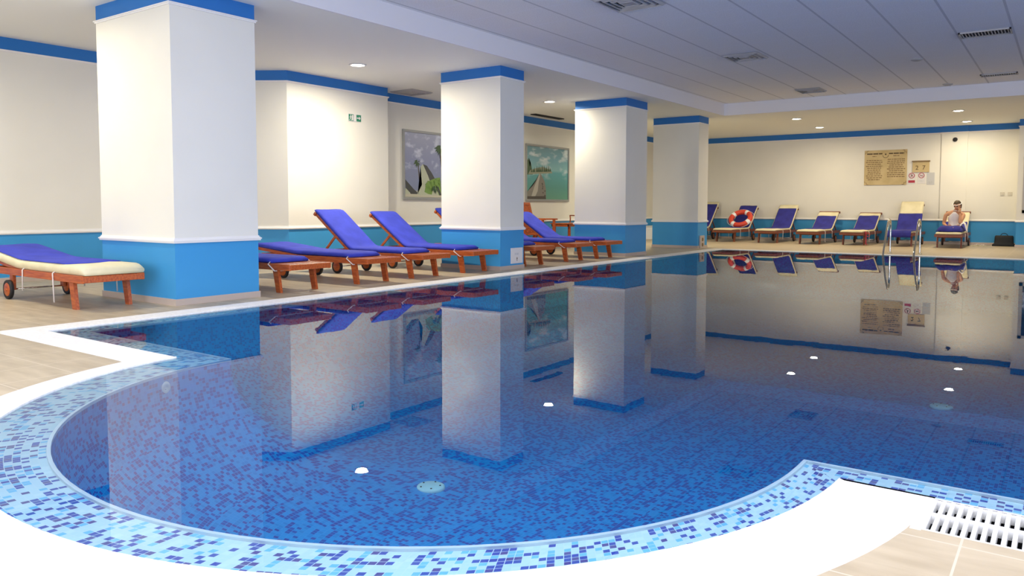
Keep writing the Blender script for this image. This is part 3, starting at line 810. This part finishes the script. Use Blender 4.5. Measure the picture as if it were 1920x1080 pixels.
for i, (y, w_) in enumerate(((-.05, .018), (-.025, .006), (.0, .018), (.025, .018), (.05, .006))): box(bm, (.006, y-w_/2, .01), (.0075, y+w_/2, .045))
obj('small_marks', bm, 'signgrey', sg)
bm = BM(); box(bm, (.006, -.004, -.09), (.0078, .008, -.05)); poly(bm, [(.0078, -.016, -.052), (.0078, .02, -.052), (.0078, .002, -.022)]); obj('arrow', bm, 'ink', sg)
sk = thing('socket_box', 'beige twin socket box low on the farthest pillar', 'socket', (-7.503, 18.63, .18))
bm = BM(); box(bm, (-.004, -.14, -.17), (.035, .14, .15), 0, .01); obj('housing', bm, 'skirt', sk)
for z in (.05, -.08):
    bm = BM(); lathe(bm, [(0, .002), (.035, .002), (.045, .008), (.05, 0)], 16, mtx=Matrix.Translation((.035, 0, z)) @ Matrix.Rotation(PI/2, 4, 'Y')); obj('socket', bm, 'inklight', sk)

# ------------------------------------------------------------------ framed pictures on the left wall
def flat(nm, col, rough=.5): M[nm] = mat(nm, col, rough); return nm
def pic_bg(nm, stops, cloud, scale, lo, hi, stretch):
    """printed background: horizontal colour zones with mottled patches (object space, z up)"""
    m = mat(nm, rough=.35); t = NT(m); M[nm] = m
    tc = t.n('ShaderNodeTexCoord'); sp = t.n('ShaderNodeSeparateXYZ'); t.l(tc.outputs['Object'], sp.inputs[0])
    c = t.ramp(t.math('DIVIDE', sp.outputs[2], 1.44), stops, 'LINEAR')
    mp = t.n('ShaderNodeMapping'); mp.inputs['Scale'].default_value = stretch; t.l(tc.outputs['Object'], mp.inputs[0])
    n = t.n('ShaderNodeTexNoise'); n.inputs['Scale'].default_value = scale; n.inputs['Detail'].default_value = 5; t.l(mp.outputs[0], n.inputs['Vector'])
    f = t.n('ShaderNodeMapRange'); f.inputs['From Min'].default_value = lo; f.inputs['From Max'].default_value = hi; t.l(n.outputs[0], f.inputs['Value'])
    zf = t.n('ShaderNodeMapRange'); zf.inputs['From Min'].default_value = .55; zf.inputs['From Max'].default_value = .75; t.l(sp.outputs[2], zf.inputs['Value'])
    t.l(t.mix(t.math('MULTIPLY', f.outputs[0], zf.outputs[0]), c, cloud), t.b.inputs['Base Color'])
flat('frame_grey', (.30, .31, .30), .4)
pic_bg('print_beach', [(0, (.30, .33, .28)), (.12, (.42, .45, .38)), (.14, (.20, .24, .36)), (.6, (.24, .27, .42)), (1, (.34, .37, .50))], (.58, .62, .74), 3.2, .52, .68, (1, 1, 1.6))
pic_bg('print_pier', [(0, (.12, .33, .22)), (.25, (.08, .30, .26)), (.52, (.09, .36, .40)), (.56, (.22, .48, .50)), (.75, (.16, .38, .46)), (1, (.10, .25, .30))], (.62, .72, .74), 2.2, .50, .66, (1, .8, 2.2))
for nm, c in (('p_rock', (.46, .50, .36)), ('p_rockdark', (.055, .06, .06)), ('p_leaf', (.17, .30, .06)), ('p_leafdark', (.04, .09, .035)), ('p_trunk', (.07, .06, .05)), ('p_sand', (.52, .50, .38)), ('p_isle', (.30, .32, .22)), ('p_pier', (.22, .21, .18)), ('p_pierlight', (.44, .43, .37))): flat(nm, c)
def picture(label, y0, w_, conv, bg, shapes):
    t_ = thing('framed_picture', label, 'picture', (XR+.004, y0, 1.19), 0, 'framed seaside pictures')
    H = 1.44
    bm = BM()
    for a, b in (((0, 0), (w_, .05)), ((0, H-.05), (w_, H)), ((0, .05), (.05, H-.05)), ((w_-.05, .05), (w_, H-.05))): box(bm, (0, a[0], a[1]), (.035, b[0], b[1]), 0, .004)
    obj('frame', bm, 'frame_grey', t_)
    bm = BM(); box(bm, (0, .04, .04), (.016, w_-.04, H-.04)); pr = obj('print', bm, bg, t_)
    order = []; bm = BM(); lay = .0165
    for m_, pts in shapes:
        if m_ not in order: order.append(m_)
        q = []
        for p in pts:
            y, z = conv(*p); q.append((lay, min(w_-.05, max(.05, y)), min(H-.05, max(.05, z))))
        if len(q) > 2: poly(bm, q, order.index(m_))
        lay += .0003
    bmesh.ops.triangulate(bm, faces=bm.faces)
    for f in bm.faces:
        f.normal_update()
        if f.normal.x < 0: f.normal_flip()
    obj('printed_scene', bm, order, t_, uv=True)
def conv1(x, y): u = (x-450)/295; yt = 405+35*u; return 1.19*u, 1.44-(y-yt)/(940-yt)*1.44
def conv2(x, y): u = (x-1378)/322; yt = 515+40*u; yb = 940+25*u; return 2.06*u, 1.44-(y-yt)/(yb-yt)*1.44
def palm(cx, cy, r, n=11, m_='p_leafdark', seed=0):
    rnd = random.Random(seed); out = []
    for k in range(n):
        a = k*2*PI/n+rnd.uniform(-.2, .2); L_ = r*rnd.uniform(.75, 1.1); dx, dy = math.cos(a), math.sin(a)*.9+.25
        out.append((m_, [(cx, cy), (cx+dx*L_*.5-dy*5, cy+dy*L_*.5+dx*5-6), (cx+dx*L_, cy+dy*L_+6), (cx+dx*L_*.5+dy*5, cy+dy*L_*.5-dx*5+2)]))
    return out
sh = [('p_trunk', [(560, 670), (566, 670), (580, 790), (570, 790)])]+palm(558, 655, 34, seed=1)
sh += [('p_rock', [(560, 890), (592, 825), (582, 690), (600, 670), (628, 700), (655, 770), (690, 830), (660, 890)]),
       ('p_rockdark', [(600, 670), (630, 682), (668, 735), (705, 800), (690, 835), (655, 800), (640, 760), (622, 720)]),
       ('p_rockdark', [(466, 785), (500, 825), (530, 860), (558, 885), (548, 912), (500, 905), (470, 850)]),
       ('p_rock', [(468, 850), (500, 885), (515, 912), (466, 912)]), ('p_sand', [(462, 895), (740, 900), (1000, 905), (1000, 925), (462, 918)]),
       ('p_rock', [(560, 905), (600, 860), (640, 850), (650, 905)]),
       ('p_leaf', [(610, 880), (625, 815), (660, 790), (700, 775), (735, 770), (745, 905), (690, 905), (640, 895)]),
       ('p_rock', [(665, 905), (690, 830), (715, 880), (725, 905)]), ('p_rockdark', [(700, 830), (720, 840), (748, 905), (730, 905)]),
       ('p_rock', [(748, 905), (790, 700), (850, 620), (900, 760), (940, 905)]), ('p_rockdark', [(850, 620), (890, 650), (960, 905), (930, 905)]),
       ('p_trunk', [(728, 560), (736, 560), (770, 780), (756, 780)])]
sh += palm(738, 550, 52, 13, seed=2)+palm(650, 815, 42, 12, 'p_leaf', 3)+palm(715, 800, 40, 12, 'p_leaf', 4)+palm(690, 850, 34, 10, 'p_leafdark', 5)+palm(860, 840, 60, 13, 'p_leaf', 6)
picture('framed print of a rocky beach with palm trees, partly behind the second pillar', 11.60, 2.06, conv1, 'print_beach', sh)
rnd = random.Random(4)
sh = [('p_leafdark', [(1385, 745), (1386, 610), (1394, 640), (1400, 620), (1406, 690), (1414, 660), (1422, 720), (1428, 745)]),
      ('p_isle', [(1395, 742), (1410, 712), (1450, 700), (1500, 690), (1530, 705), (1560, 720), (1572, 742)])]
for k in range(13):
    x = 1420+k*11+rnd.uniform(-3, 3); h = rnd.uniform(18, 60) if k in (4, 5) else rnd.uniform(12, 38)
    sh.append(('p_leafdark', [(x-6, 728), (x, 712-h), (x+6, 728)]))
sh += [('p_pier', [(1474, 742), (1484, 742), (1512, 800), (1522, 860), (1523, 935), (1385, 925), (1388, 870), (1425, 830)]),
       ('p_pierlight', [(1474, 742), (1481, 742), (1470, 800), (1462, 870), (1438, 925), (1412, 925), (1440, 830)]),
       ('p_trunk', [(1385, 905), (1520, 912), (1523, 935), (1385, 928)])]
for k in range(8): x, y = rnd.uniform(1470, 1515), rnd.uniform(800, 920); sh.append(('p_trunk', [(x, y), (x+8, y+2), (x+7, y+10), (x-1, y+8)]))
picture('framed print of a stone pier in turquoise water, between second and third pillars', 16.01, 2.06, conv2, 'print_pier', sh)

# ------------------------------------------------------------------ signs
ex = thing('exit_sign', 'small green and white exit sign with running figure and arrow', 'sign', (XB+.001, 9.735, 2.595))
bm = BM(); box(bm, (0, 0, 0), (.012, .315, .135), 0, .002); obj('plate', bm, 'signwhite', ex)
bm = BM(); box(bm, (.012, .008, .008), (.0135, .128, .127)); box(bm, (.012, .195, .008), (.0135, .307, .127)); obj('green_panel', bm, 'green', ex)
bm = BM(); X_ = .0142
poly(bm, [(X_, .085, .02), (X_, .118, .02), (X_, .118, .115), (X_, .085, .115)])
lathe(bm, [(0, .001), (.011, .001), (.011, 0)], 10, mtx=Matrix.Translation((X_-.0007, .055, .108)) @ Matrix.Rotation(PI/2, 4, 'Y'))
for q in ([(.045, .09), (.062, .096), (.066, .06), (.046, .055)], [(.046, .06), (.058, .058), (.040, .036), (.026, .014), (.018, .02)], [(.056, .062), (.067, .058), (.078, .036), (.074, .014), (.064, .014), (.066, .034)],
          [(.046, .09), (.05, .082), (.03, .066), (.022, .07)], [(.06, .092), (.078, .068), (.086, .076), (.066, .097)]): poly(bm, [(X_, a, b) for a, b in q])
for q in ([(.205, .058), (.262, .058), (.262, .078), (.205, .078)], [(.258, .032), (.298, .068), (.258, .104)]): poly(bm, [(X_, a, b) for a, b in q])
obj('pictogram', bm, 'signwhite', ex)

FW = YF-.001
rb = thing('rules_board', 'large parchment-coloured notice board of two text columns on far wall', 'sign', (-4.40, FW, 2.205))
bm = BM(); box(bm, (-.57, -.02, -.51), (.57, 0, .51), 0, .006); obj('board', bm, 'paper', rb)
def para(bm, x0, x1, zs, h, seed, y=-.0205, word=(.03, .10)):
    rd = random.Random(seed)
    for z in zs:
        ins = rd.uniform(0, .07); x = x0+ins; e = x1-ins
        while x < e:
            w_ = min(rd.uniform(*word), e-x)
            if w_ > .008: box(bm, (x, y-.001, z-h/2), (x+w_, y, z+h/2))
            x += w_+.014
bm = BM()
para(bm, -.52, -.07, [.405], .036, 3, word=(.10, .2)); para(bm, .07, .52, [.405], .036, 4, word=(.10, .2))
o = obj('heading', bm, 'ink', rb)
bm = BM(); para(bm, -.40, -.20, [.33], .022, 5); para(bm, .15, .42, [.335], .022, 6)
para(bm, -.53, -.07, [.215-.0565*i for i in range(11)], .024, 7); para(bm, .04, .53, [.235-.056*i for i in range(10)], .024, 8)
o = obj('text_lines', bm, 'inklight', rb); o['kind'] = 'stuff'
bm = BM()
tube(bm, [(.075*math.cos(a), -.021, .36+.075*math.sin(a)) for a in [PI+k*PI/10 for k in range(11)]], .006, 5)
lathe(bm, [(0, .002), (.022, .002), (.022, 0)], 12, mtx=Matrix.Translation((0, -.021, .385)) @ Matrix.Rotation(PI/2, 4, 'X'))
obj('emblem', bm, 'ink', rb)
bm = BM()
for sx in (-1, 1):
    for sz in (-1, 1):
        c_ = (sx*.555, sz*.495)
        tube(bm, [(c_[0]-sx*.10, -.021, c_[1]), (c_[0]-sx*.05, -.021, c_[1]-sz*.005), (c_[0]-sx*.055, -.021, c_[1]-sz*.055), (c_[0]-sx*.005, -.021, c_[1]-sz*.05), (c_[0], -.021, c_[1]-sz*.10)], .007, 5)
o = obj('corner_ornaments', bm, 'inklight', rb); o['kind'] = 'stuff'

nb = thing('number_board', 'small tan board with the digits 2 and 7 beside rules board', 'sign', (-3.47, FW, 2.21))
bm = BM(); box(bm, (-.215, -.025, -.165), (.215, 0, .15), 0, .004); obj('board', bm, 'paper', nb)
bm = BM(); box(bm, (-.23, -.05, .135), (.23, 0, .165), 0, .004); obj('ledge', bm, 'inklight', nb)
text('2', .17, 'ink', nb, (-.10, -.0265, -.04), (PI/2, 0, 0), 'digit'); text('7', .17, 'ink', nb, (.075, -.0265, -.04), (PI/2, 0, 0), 'digit')
def ban_sign(x, lab, red, seed):
    t_ = thing('prohibition_sign', lab, 'sign', (x, FW, 1.885), 0, 'prohibition signs beside the rules board')
    bm = BM(); box(bm, (-.10, -.006, -.165), (.10, 0, .165), 0, .002); obj('plate', bm, 'signwhite', t_)
    bm = BM(); tube(bm, [(.07*math.cos(k*PI/14), -.008, .07+.07*math.sin(k*PI/14)) for k in range(28)], .009, 6, closed=True)
    bar(bm, (-.05, -.008, .12), (.05, -.008, .02), .006, .014, up=(0, 1, 0)); obj('red_circle', bm, 'signred', t_)
    bm = BM()
    if seed: 
        for q in ([(-.04, .055), (.015, .055), (.015, .07), (-.04, .07)], [(.02, .055), (.04, .055), (.04, .07), (.02, .07)], [(.022, .078), (.03, .10), (.036, .10), (.028, .078)]): poly(bm, [(a, -.0075, b) for a, b in q])
    else:
        for q in ([(-.01, .05), (.02, .05), (.025, .085), (-.015, .085)], [(-.012, .095), (.012, .095), (.012, .115), (-.012, .115)], [(-.04, .035), (-.02, .03), (.0, .06), (-.01, .065)]): poly(bm, [(a, -.0075, b) for a, b in q])
    obj('pictogram', bm, 'ink', t_)
    bm = BM()
    if red: box(bm, (-.085, -.0075, -.135), (.085, -.006, -.065))
    else: para(bm, -.075, .075, [-.06, -.085, -.11], .010, 9, y=-.006, word=(.02, .05))
    obj('caption_panel' if red else 'caption', bm, 'signred' if red else 'signgrey', t_)
ban_sign(-3.70, 'white prohibition sign with red circle and solid red caption panel', True, 0)
ban_sign(-3.45, 'white prohibition sign with red circle and faint grey caption', False, 1)
bl = thing('notice_sheet', 'pale blank notice sheet, rightmost beside the prohibition signs', 'sign', (-3.22, FW, 1.86))
bm = BM(); box(bm, (-.10, -.005, -.17), (.10, 0, .17)); obj('sheet', bm, 'signgrey', bl)
bm = BM(); para(bm, -.08, .08, [-.09, -.11, -.13], .008, 12, y=-.005, word=(.02, .05)); o = obj('text_lines', bm, 'grille', bl); o['kind'] = 'stuff'

bm = BM(); lathe(bm, [(0, .07), (.035, .065), (.055, .04), (.06, 0), (0, 0)], 20, mtx=Matrix.Rotation(PI/2, 4, 'X'))
o = obj('wall_sensor', bm, 'dark'); o.location = (-2.634, YF-.051, 2.93); tag(o, 'small dark round sensor high on the far wall', 'sensor')
for x, lab in ((-1.48, 'left one of two pale wall switches on the far wall'), (-1.30, 'right one of two pale wall switches on the far wall')):
    t_ = thing('wall_switch', lab, 'switch', (x, FW, 1.41), 0, 'wall switches on the far wall')
    bm = BM(); box(bm, (-.05, -.012, -.05), (.05, 0, .05), 0, .004); obj('plate', bm, 'switchcream', t_)
    bm = BM(); box(bm, (-.03, -.018, -.03), (.03, -.011, .03), 0, .002); obj('rocker', bm, 'switchcream', t_)
# dark glazed opening at the extreme right of the far wall
bm = BM(); Yd = 23.9
for a, b in (((-.98, .90), (-.90, 2.35)), ((.30, .90), (.38, 2.35)), ((-.98, 2.27), (.38, 2.35)), ((-.98, .90), (.38, .98)), ((-.33, .98), (-.27, 2.27))): box(bm, (a[0], Yd-.03, a[1]), (b[0], Yd-.001, b[1]))
struct('window_9', bm, 'grille', 'metal window frame with dark glass at the right end of the far wall')
bm = BM(); box(bm, (-.90, Yd-.012, .98), (.30, Yd-.002, 2.27)); gp = obj('window_glass', bm, 'darkglass' if 'darkglass' in M else 'dark', bpy.data.objects['window_9'])

# ------------------------------------------------------------------ bag and flip-flops
bg = thing('handbag', 'black bag with arched handle on the deck by the far wall', 'bag', (-1.38, 24.50, DECK), D2(3))
bm = BM(); n = 20; rings = []
for z, a, b in ((0, .27, .11), (.03, .275, .115), (.055, .255, .11), (.075, .225, .10), (.16, .22, .092), (.24, .215, .08), (.275, .205, .065), (.285, .185, .045)):
    rings.append([bm.verts.new((a*math.copysign(abs(math.cos(k*2*PI/n))**.35, math.cos(k*2*PI/n)), b*math.copysign(abs(math.sin(k*2*PI/n))**.45, math.sin(k*2*PI/n)), z)) for k in range(n)])
for A, B in zip(rings, rings[1:]):
    for k in range(n): bm.faces.new((A[k], A[(k+1) % n], B[(k+1) % n], B[k]))
bm.faces.new(rings[0]); bm.faces.new(rings[-1]); obj('body', bm, 'black', bg, smooth=True)
for sy in (-1, 1):
    bm = BM(); tube(bm, [(.08*math.cos(a), sy*.03, .27+.075*math.sin(a)) for a in [k*PI/12 for k in range(13)]], .008, 8); obj('handle', bm, 'black', bg)
for (x, y, rz, lab) in ((-2.00, 24.22, .5, 'pale flip-flop on the deck, the one closer to the seated person'), (-1.84, 24.02, .9, 'pale flip-flop on the deck, the one closer to the black bag')):
    t_ = thing('flip_flop', lab, 'sandal', (x, y, DECK), rz, 'flip-flops beside the seated person')
    bm = BM(); prism(bm, [(.14*math.cos(a), (.048+.010*math.cos(a))*math.sin(a)) for a in [k*PI/12 for k in range(24)]], 0, .022); obj('sole', bm, 'flip', t_)
    bm = BM(); tube(bm, [(-.03, -.045, .018), (.02, -.034, .05), (.085, 0, .03), (.085, 0, .02)], .006, 6); tube(bm, [(-.03, .045, .018), (.02, .034, .05), (.085, 0, .03)], .006, 6); obj('strap', bm, 'strap', t_)

# ------------------------------------------------------------------ person on the far lounger
def skin_mesh(verts, edges, radii, sub=2):
    me = bpy.data.meshes.new('tmp'); me.from_pydata(verts, edges, []); o = bpy.data.objects.new('tmp', me); COL.objects.link(o)
    md = o.modifiers.new('s', 'SKIN'); md.use_smooth_shade = True
    for i, rr in enumerate(radii):
        rr = rr if isinstance(rr, tuple) else (rr, rr); me.skin_vertices[0].data[i].radius = rr
        me.skin_vertices[0].data[i].use_root = (i == 0)
    sb_ = o.modifiers.new('u', 'SUBSURF'); sb_.levels = sub; sb_.render_levels = sub
    bpy.context.view_layer.update(); dg = bpy.context.evaluated_depsgraph_get()
    out = bpy.data.meshes.new_from_object(o.evaluated_get(dg)); bpy.data.objects.remove(o); return out
PX, PY = -2.44, 23.42
pr = thing('person', 'person in a white halter top sitting on a far lounger, hand to face', 'person', (PX, PY, .42))
def P(*p): return (p[0]-PX, p[1]-PY, p[2]-.42)
bm = BM()
V = [P(-2.44, 23.42, .53), P(-2.44, 23.43, .65), P(-2.435, 23.38, .77), P(-2.43, 23.34, .87), P(-2.40, 23.30, .955), P(-2.385, 23.27, 1.02),
     P(-2.56, 23.345, .885), P(-2.635, 23.335, .86), P(-2.68, 23.34, .61), P(-2.60, 23.13, .575),
     P(-2.30, 23.335, .885), P(-2.215, 23.315, .86), P(-2.285, 23.09, .625), P(-2.285, 23.14, .90),
     P(-2.53, 23.40, .51), P(-2.55, 22.98, .495), P(-2.53, 22.60, .475), P(-2.53, 22.54, .475),
     P(-2.35, 23.40, .51), P(-2.35, 22.98, .495), P(-2.38, 22.60, .475), P(-2.38, 22.54, .475)]
E_ = [(0, 1), (1, 2), (2, 3), (3, 4), (4, 5), (3, 6), (6, 7), (7, 8), (8, 9), (3, 10), (10, 11), (11, 12), (12, 13), (0, 14), (14, 15), (15, 16), (16, 17), (0, 18), (18, 19), (19, 20), (20, 21)]
Rr = [(.15, .11), (.125, .095), (.14, .10), (.12, .08), .050, .048, .062, .056, .043, .029, .062, .056, .043, .029, .09, .062, .04, .03, .09, .062, .04, .03]
bm.from_mesh(skin_mesh(V, E_, Rr))
# head
HC_ = Vector(P(-2.365, 23.235, 1.095)); hr = Matrix.Rotation(D2(-16), 4, 'Z') @ Matrix.Rotation(D2(20), 4, 'X')   # face looks down and to its right
hb = BM(); bmesh.ops.create_icosphere(hb, subdivisions=4, radius=1)
for v in hb.verts:
    x, y, z = v.co
    k = 1-.22*max(0, -z)**1.3*(1 if y < .3 else .6)
    p = Vector((x*.083*k, y*.102*(1-.10*max(0, -z)), z*.128))
    if y < -.4:
        p.y -= .020*math.exp(-((x/.16)**2+((z+.12)/.20)**2))       # nose
        p.y += .010*math.exp(-(((abs(x)-.36)/.17)**2+((z-.10)/.12)**2))   # eye sockets
        p.y -= .008*math.exp(-((x/.30)**2+((z+.48)/.08)**2))       # lips
        p.y -= .010*math.exp(-((x/.25)**2+((z+.78)/.15)**2))       # chin
    p.x += math.copysign(.012, x)*math.exp(-(((abs(x)-1)/.2)**2+((z+.05)/.2)**2+((y-.05)/.15)**2))  # ears
    v.co = hr @ p + HC_
me = bpy.data.meshes.new('h'); hb.to_mesh(me); hb.free(); bm.from_mesh(me)
# hands: palm and five fingers each, bent at the knuckles
def hand(wr, d, n_, side, curl):
    d = Vector(d).normalized(); n_ = Vector(n_).normalized(); s_ = d.cross(n_).normalized()*side; wr = Vector(wr)
    vs = [tuple(wr), tuple(wr+d*.04), tuple(wr+d*.085)]; ms = [(vs, [(0, 1), (1, 2)], [(.022, .018), (.036, .016), (.038, .014)])]
    for i, (o_, L_) in enumerate(((.028, .072), (.010, .082), (-.009, .076), (-.027, .060))):
        b = wr+d*.075+s_*o_; c1 = b+(d*math.cos(curl*.4)+n_*math.sin(curl*.4))*L_*.45; c2 = c1+(d*math.cos(curl)+n_*math.sin(curl))*L_*.33; c3 = c2+(d*math.cos(curl*1.5)+n_*math.sin(curl*1.5))*L_*.25
        ms.append(([tuple(b), tuple(c1), tuple(c2), tuple(c3)], [(0, 1), (1, 2), (2, 3)], [.0105, .0095, .0085, .007]))
    b = wr+d*.025+s_*.022; c1 = b+(d*.5+s_*.8+n_*.2).normalized()*.038; c2 = c1+(d*.85+s_*.3+n_*.35).normalized()*.032
    ms.append(([tuple(b), tuple(c1), tuple(c2)], [(0, 1), (1, 2)], [.013, .0105, .0085]))
    for a, e, r_2 in ms: bm.from_mesh(skin_mesh(a, e, r_2, 1))
hand(P(-2.285, 23.14, .90), (-.12, .06, 1), (-.5, .8, 0), 1, .7)
hand(P(-2.60, 23.13, .575), (.35, -.85, -.12), (0, .1, -1), 1, .6)
# feet
for a, d in ((P(-2.53, 22.55, .472), (-.2, -.35, .7)), (P(-2.38, 22.55, .472), (.2, -.35, .7))):
    a = Vector(a); d = Vector(d).normalized()
    bm.from_mesh(skin_mesh([tuple(a-d*.03), tuple(a+d*.04), tuple(a+d*.085)], [(0, 1), (1, 2)], [(.032, .03), (.036, .024), (.034, .014)], 1))
me = bpy.data.meshes.new('body_raw'); bm.to_mesh(me); bm.free()
raw = bpy.data.objects.new('body_raw', me); COL.objects.link(raw)
md = raw.modifiers.new('r', 'REMESH'); md.mode = 'VOXEL'; md.voxel_size = .0065; md.use_smooth_shade = True
sm = raw.modifiers.new('sm', 'SMOOTH'); sm.factor = .5; sm.iterations = 3
bpy.context.view_layer.update(); dg = bpy.context.evaluated_depsgraph_get()
bme = bpy.data.meshes.new_from_object(raw.evaluated_get(dg)); bpy.data.objects.remove(raw)
bme.materials.clear(); bme.materials.append(M['skin'])
body = bpy.data.objects.new('body', bme); COL.objects.link(body); body.parent = pr
for p in bme.polygons: p.use_smooth = True
# hair: short bob over the crown and back
bm = BM(); bmesh.ops.create_icosphere(bm, subdivisions=4, radius=1)
rnd = random.Random(2)
kill = []
for v in bm.verts:
    x, y, z = v.co
    front = -y
    if (front > .25 and z < .42) or (front > -.1 and z < -.05 and front <= .25) or z < -.72: kill.append(v); continue
    w_ = 1+.02*math.sin(x*24+y*9)+.012*math.sin(z*31)
    v.co = hr @ Vector((x*.096*w_, y*.116*w_+.004, z*.140*w_)) + HC_
bmesh.ops.delete(bm, geom=kill, context='VERTS')
h = obj('hair', bm, 'hair', pr, smooth=True); sd = h.modifiers.new('t', 'SOLIDIFY'); sd.thickness = .012; sd.offset = -1
bm = BM()      # white band holding the hair
tube(bm, [hr @ Vector((.099*math.cos(a), .118*math.sin(a)+.002, .056+.012*math.sin(a))) + HC_ for a in [k*2*PI/32 for k in range(32)]], .0085, 8, closed=True)
obj('head_band', bm, 'cloth', pr)
for sx in (-1, 1):
    bm = BM(); lathe(bm, [(0, .003), (.011, .002), (.015, 0), (0, -.003)], 12, mtx=Matrix.Translation(hr @ Vector((sx*.030, -.0975, .012)) + HC_) @ hr @ Matrix.Rotation(PI/2, 4, 'X')); obj('eye', bm, 'dark', pr)
bm = BM(); tube(bm, [hr @ Vector((x, -.100-.003*(1-(x/.02)**2), -.062)) + HC_ for x in (-.02, -.01, 0, .01, .02)], .004, 6); obj('mouth', bm, 'signred', pr)
# white halter top: fitted shell from the hips to the chest, tapering to the neck in front
bm = BM(); rings = []; n = 28
for z, yc, a, b in ((.485, 23.42, .166, .135), (.55, 23.425, .155, .128), (.62, 23.425, .137, .113), (.69, 23.41, .140, .115), (.75, 23.39, .150, .122), (.795, 23.375, .152, .122)):
    rings.append([bm.verts.new(P(-2.437+a*math.cos(k*2*PI/n), yc+b*math.sin(k*2*PI/n), z)) for k in range(n)])
for A, B in zip(rings, rings[1:]):
    for k in range(n): bm.faces.new((A[k], A[(k+1) % n], B[(k+1) % n], B[k]))
top = rings[-1]; front = [k for k in range(n) if math.sin(k*2*PI/n) < -.25]
rows = [top]; prev = [top[k] for k in front]
for z, yc, a, b, f_ in ((.84, 23.355, .142, .118, .74), (.885, 23.335, .118, .104, .46), (.925, 23.315, .095, .086, .26)):
    cur_ = []
    for k in front:
        th = -PI/2+(k*2*PI/n-1.5*PI)*f_; cur_.append(bm.verts.new(P(-2.43+a*math.cos(th), yc+b*math.sin(th), z)))
    for q in range(len(front)-1): bm.faces.new((prev[q], prev[q+1], cur_[q+1], cur_[q]))
    prev = cur_
tp = obj('halter_top', bm, 'cloth', pr, smooth=True); sd = tp.modifiers.new('t', 'SOLIDIFY'); sd.thickness = .008; sd.offset = 1
bm = BM(); tube(bm, [Vector(P(-2.40+.062*math.cos(a), 23.297+.06*math.sin(a), .945-.012*math.sin(a))) for a in [k*2*PI/20 for k in range(20)]], .010, 8, closed=True); obj('neck_strap', bm, 'cloth', pr)
# white towel over the person's knee, hanging to the lounger edge
tw = thing('white_towel', 'crumpled white towel beside the elbow of the seated person', 'towel', (-2.14, 23.02, .42))
bm = BM(); nu, nv = 14, 10; g_ = []
pathw = [(-2.26, .57), (-2.22, .635), (-2.185, .66), (-2.155, .62), (-2.135, .55), (-2.12, .48), (-2.118, .42)]
for i in range(nu):
    u = i/(nu-1)*(len(pathw)-1); a = int(min(u, len(pathw)-2)); f_ = u-a
    x = pathw[a][0]*(1-f_)+pathw[a+1][0]*f_; z = pathw[a][1]*(1-f_)+pathw[a+1][1]*f_
    g_.append([bm.verts.new((x+2.14+.008*math.sin(j*1.7+i*.6), (23.05-.13+.022*j+.012*math.sin(i*.9)-23.02), z-.42+.010*math.sin(j*2.1+i*.5)-.0012*(j-4.5)**2*1.2)) for j in range(nv)])
for i in range(nu-1):
    for j in range(nv-1): bm.faces.new((g_[i][j], g_[i+1][j], g_[i+1][j+1], g_[i][j+1]))
c_ = obj('cloth', bm, 'cloth', tw, smooth=True); sd = c_.modifiers.new('t', 'SOLIDIFY'); sd.thickness = .012; sd.offset = 1

# blue towel spread over the legs of the seated person
bt = thing('blue_towel', 'royal blue towel spread over the legs of the seated person', 'towel', (-2.46, 22.85, .42))
bm = BM(); g_ = []; nu, nv = 22, 16
for i in range(nu):
    x = -.285+.57*i/(nu-1); row = []
    for j in range(nv):
        y = -.40+.80*j/(nv-1); e_ = min(1, (.285-abs(x))/.10); f_ = min(1, (y+.40)/.10)**.6
        z = .012+.125*math.sin(e_*PI/2)*f_+.006*math.sin(j*1.3+i*.7)-.015*math.exp(-(x/.035)**2)
        row.append(bm.verts.new((x, y, z)))
    g_.append(row)
for i in range(nu-1):
    for j in range(nv-1): bm.faces.new((g_[i][j], g_[i+1][j], g_[i+1][j+1], g_[i][j+1]))
c_ = obj('cloth', bm, 'bluedark', bt, smooth=True); sd = c_.modifiers.new('t', 'SOLIDIFY'); sd.thickness = .012; sd.offset = 1
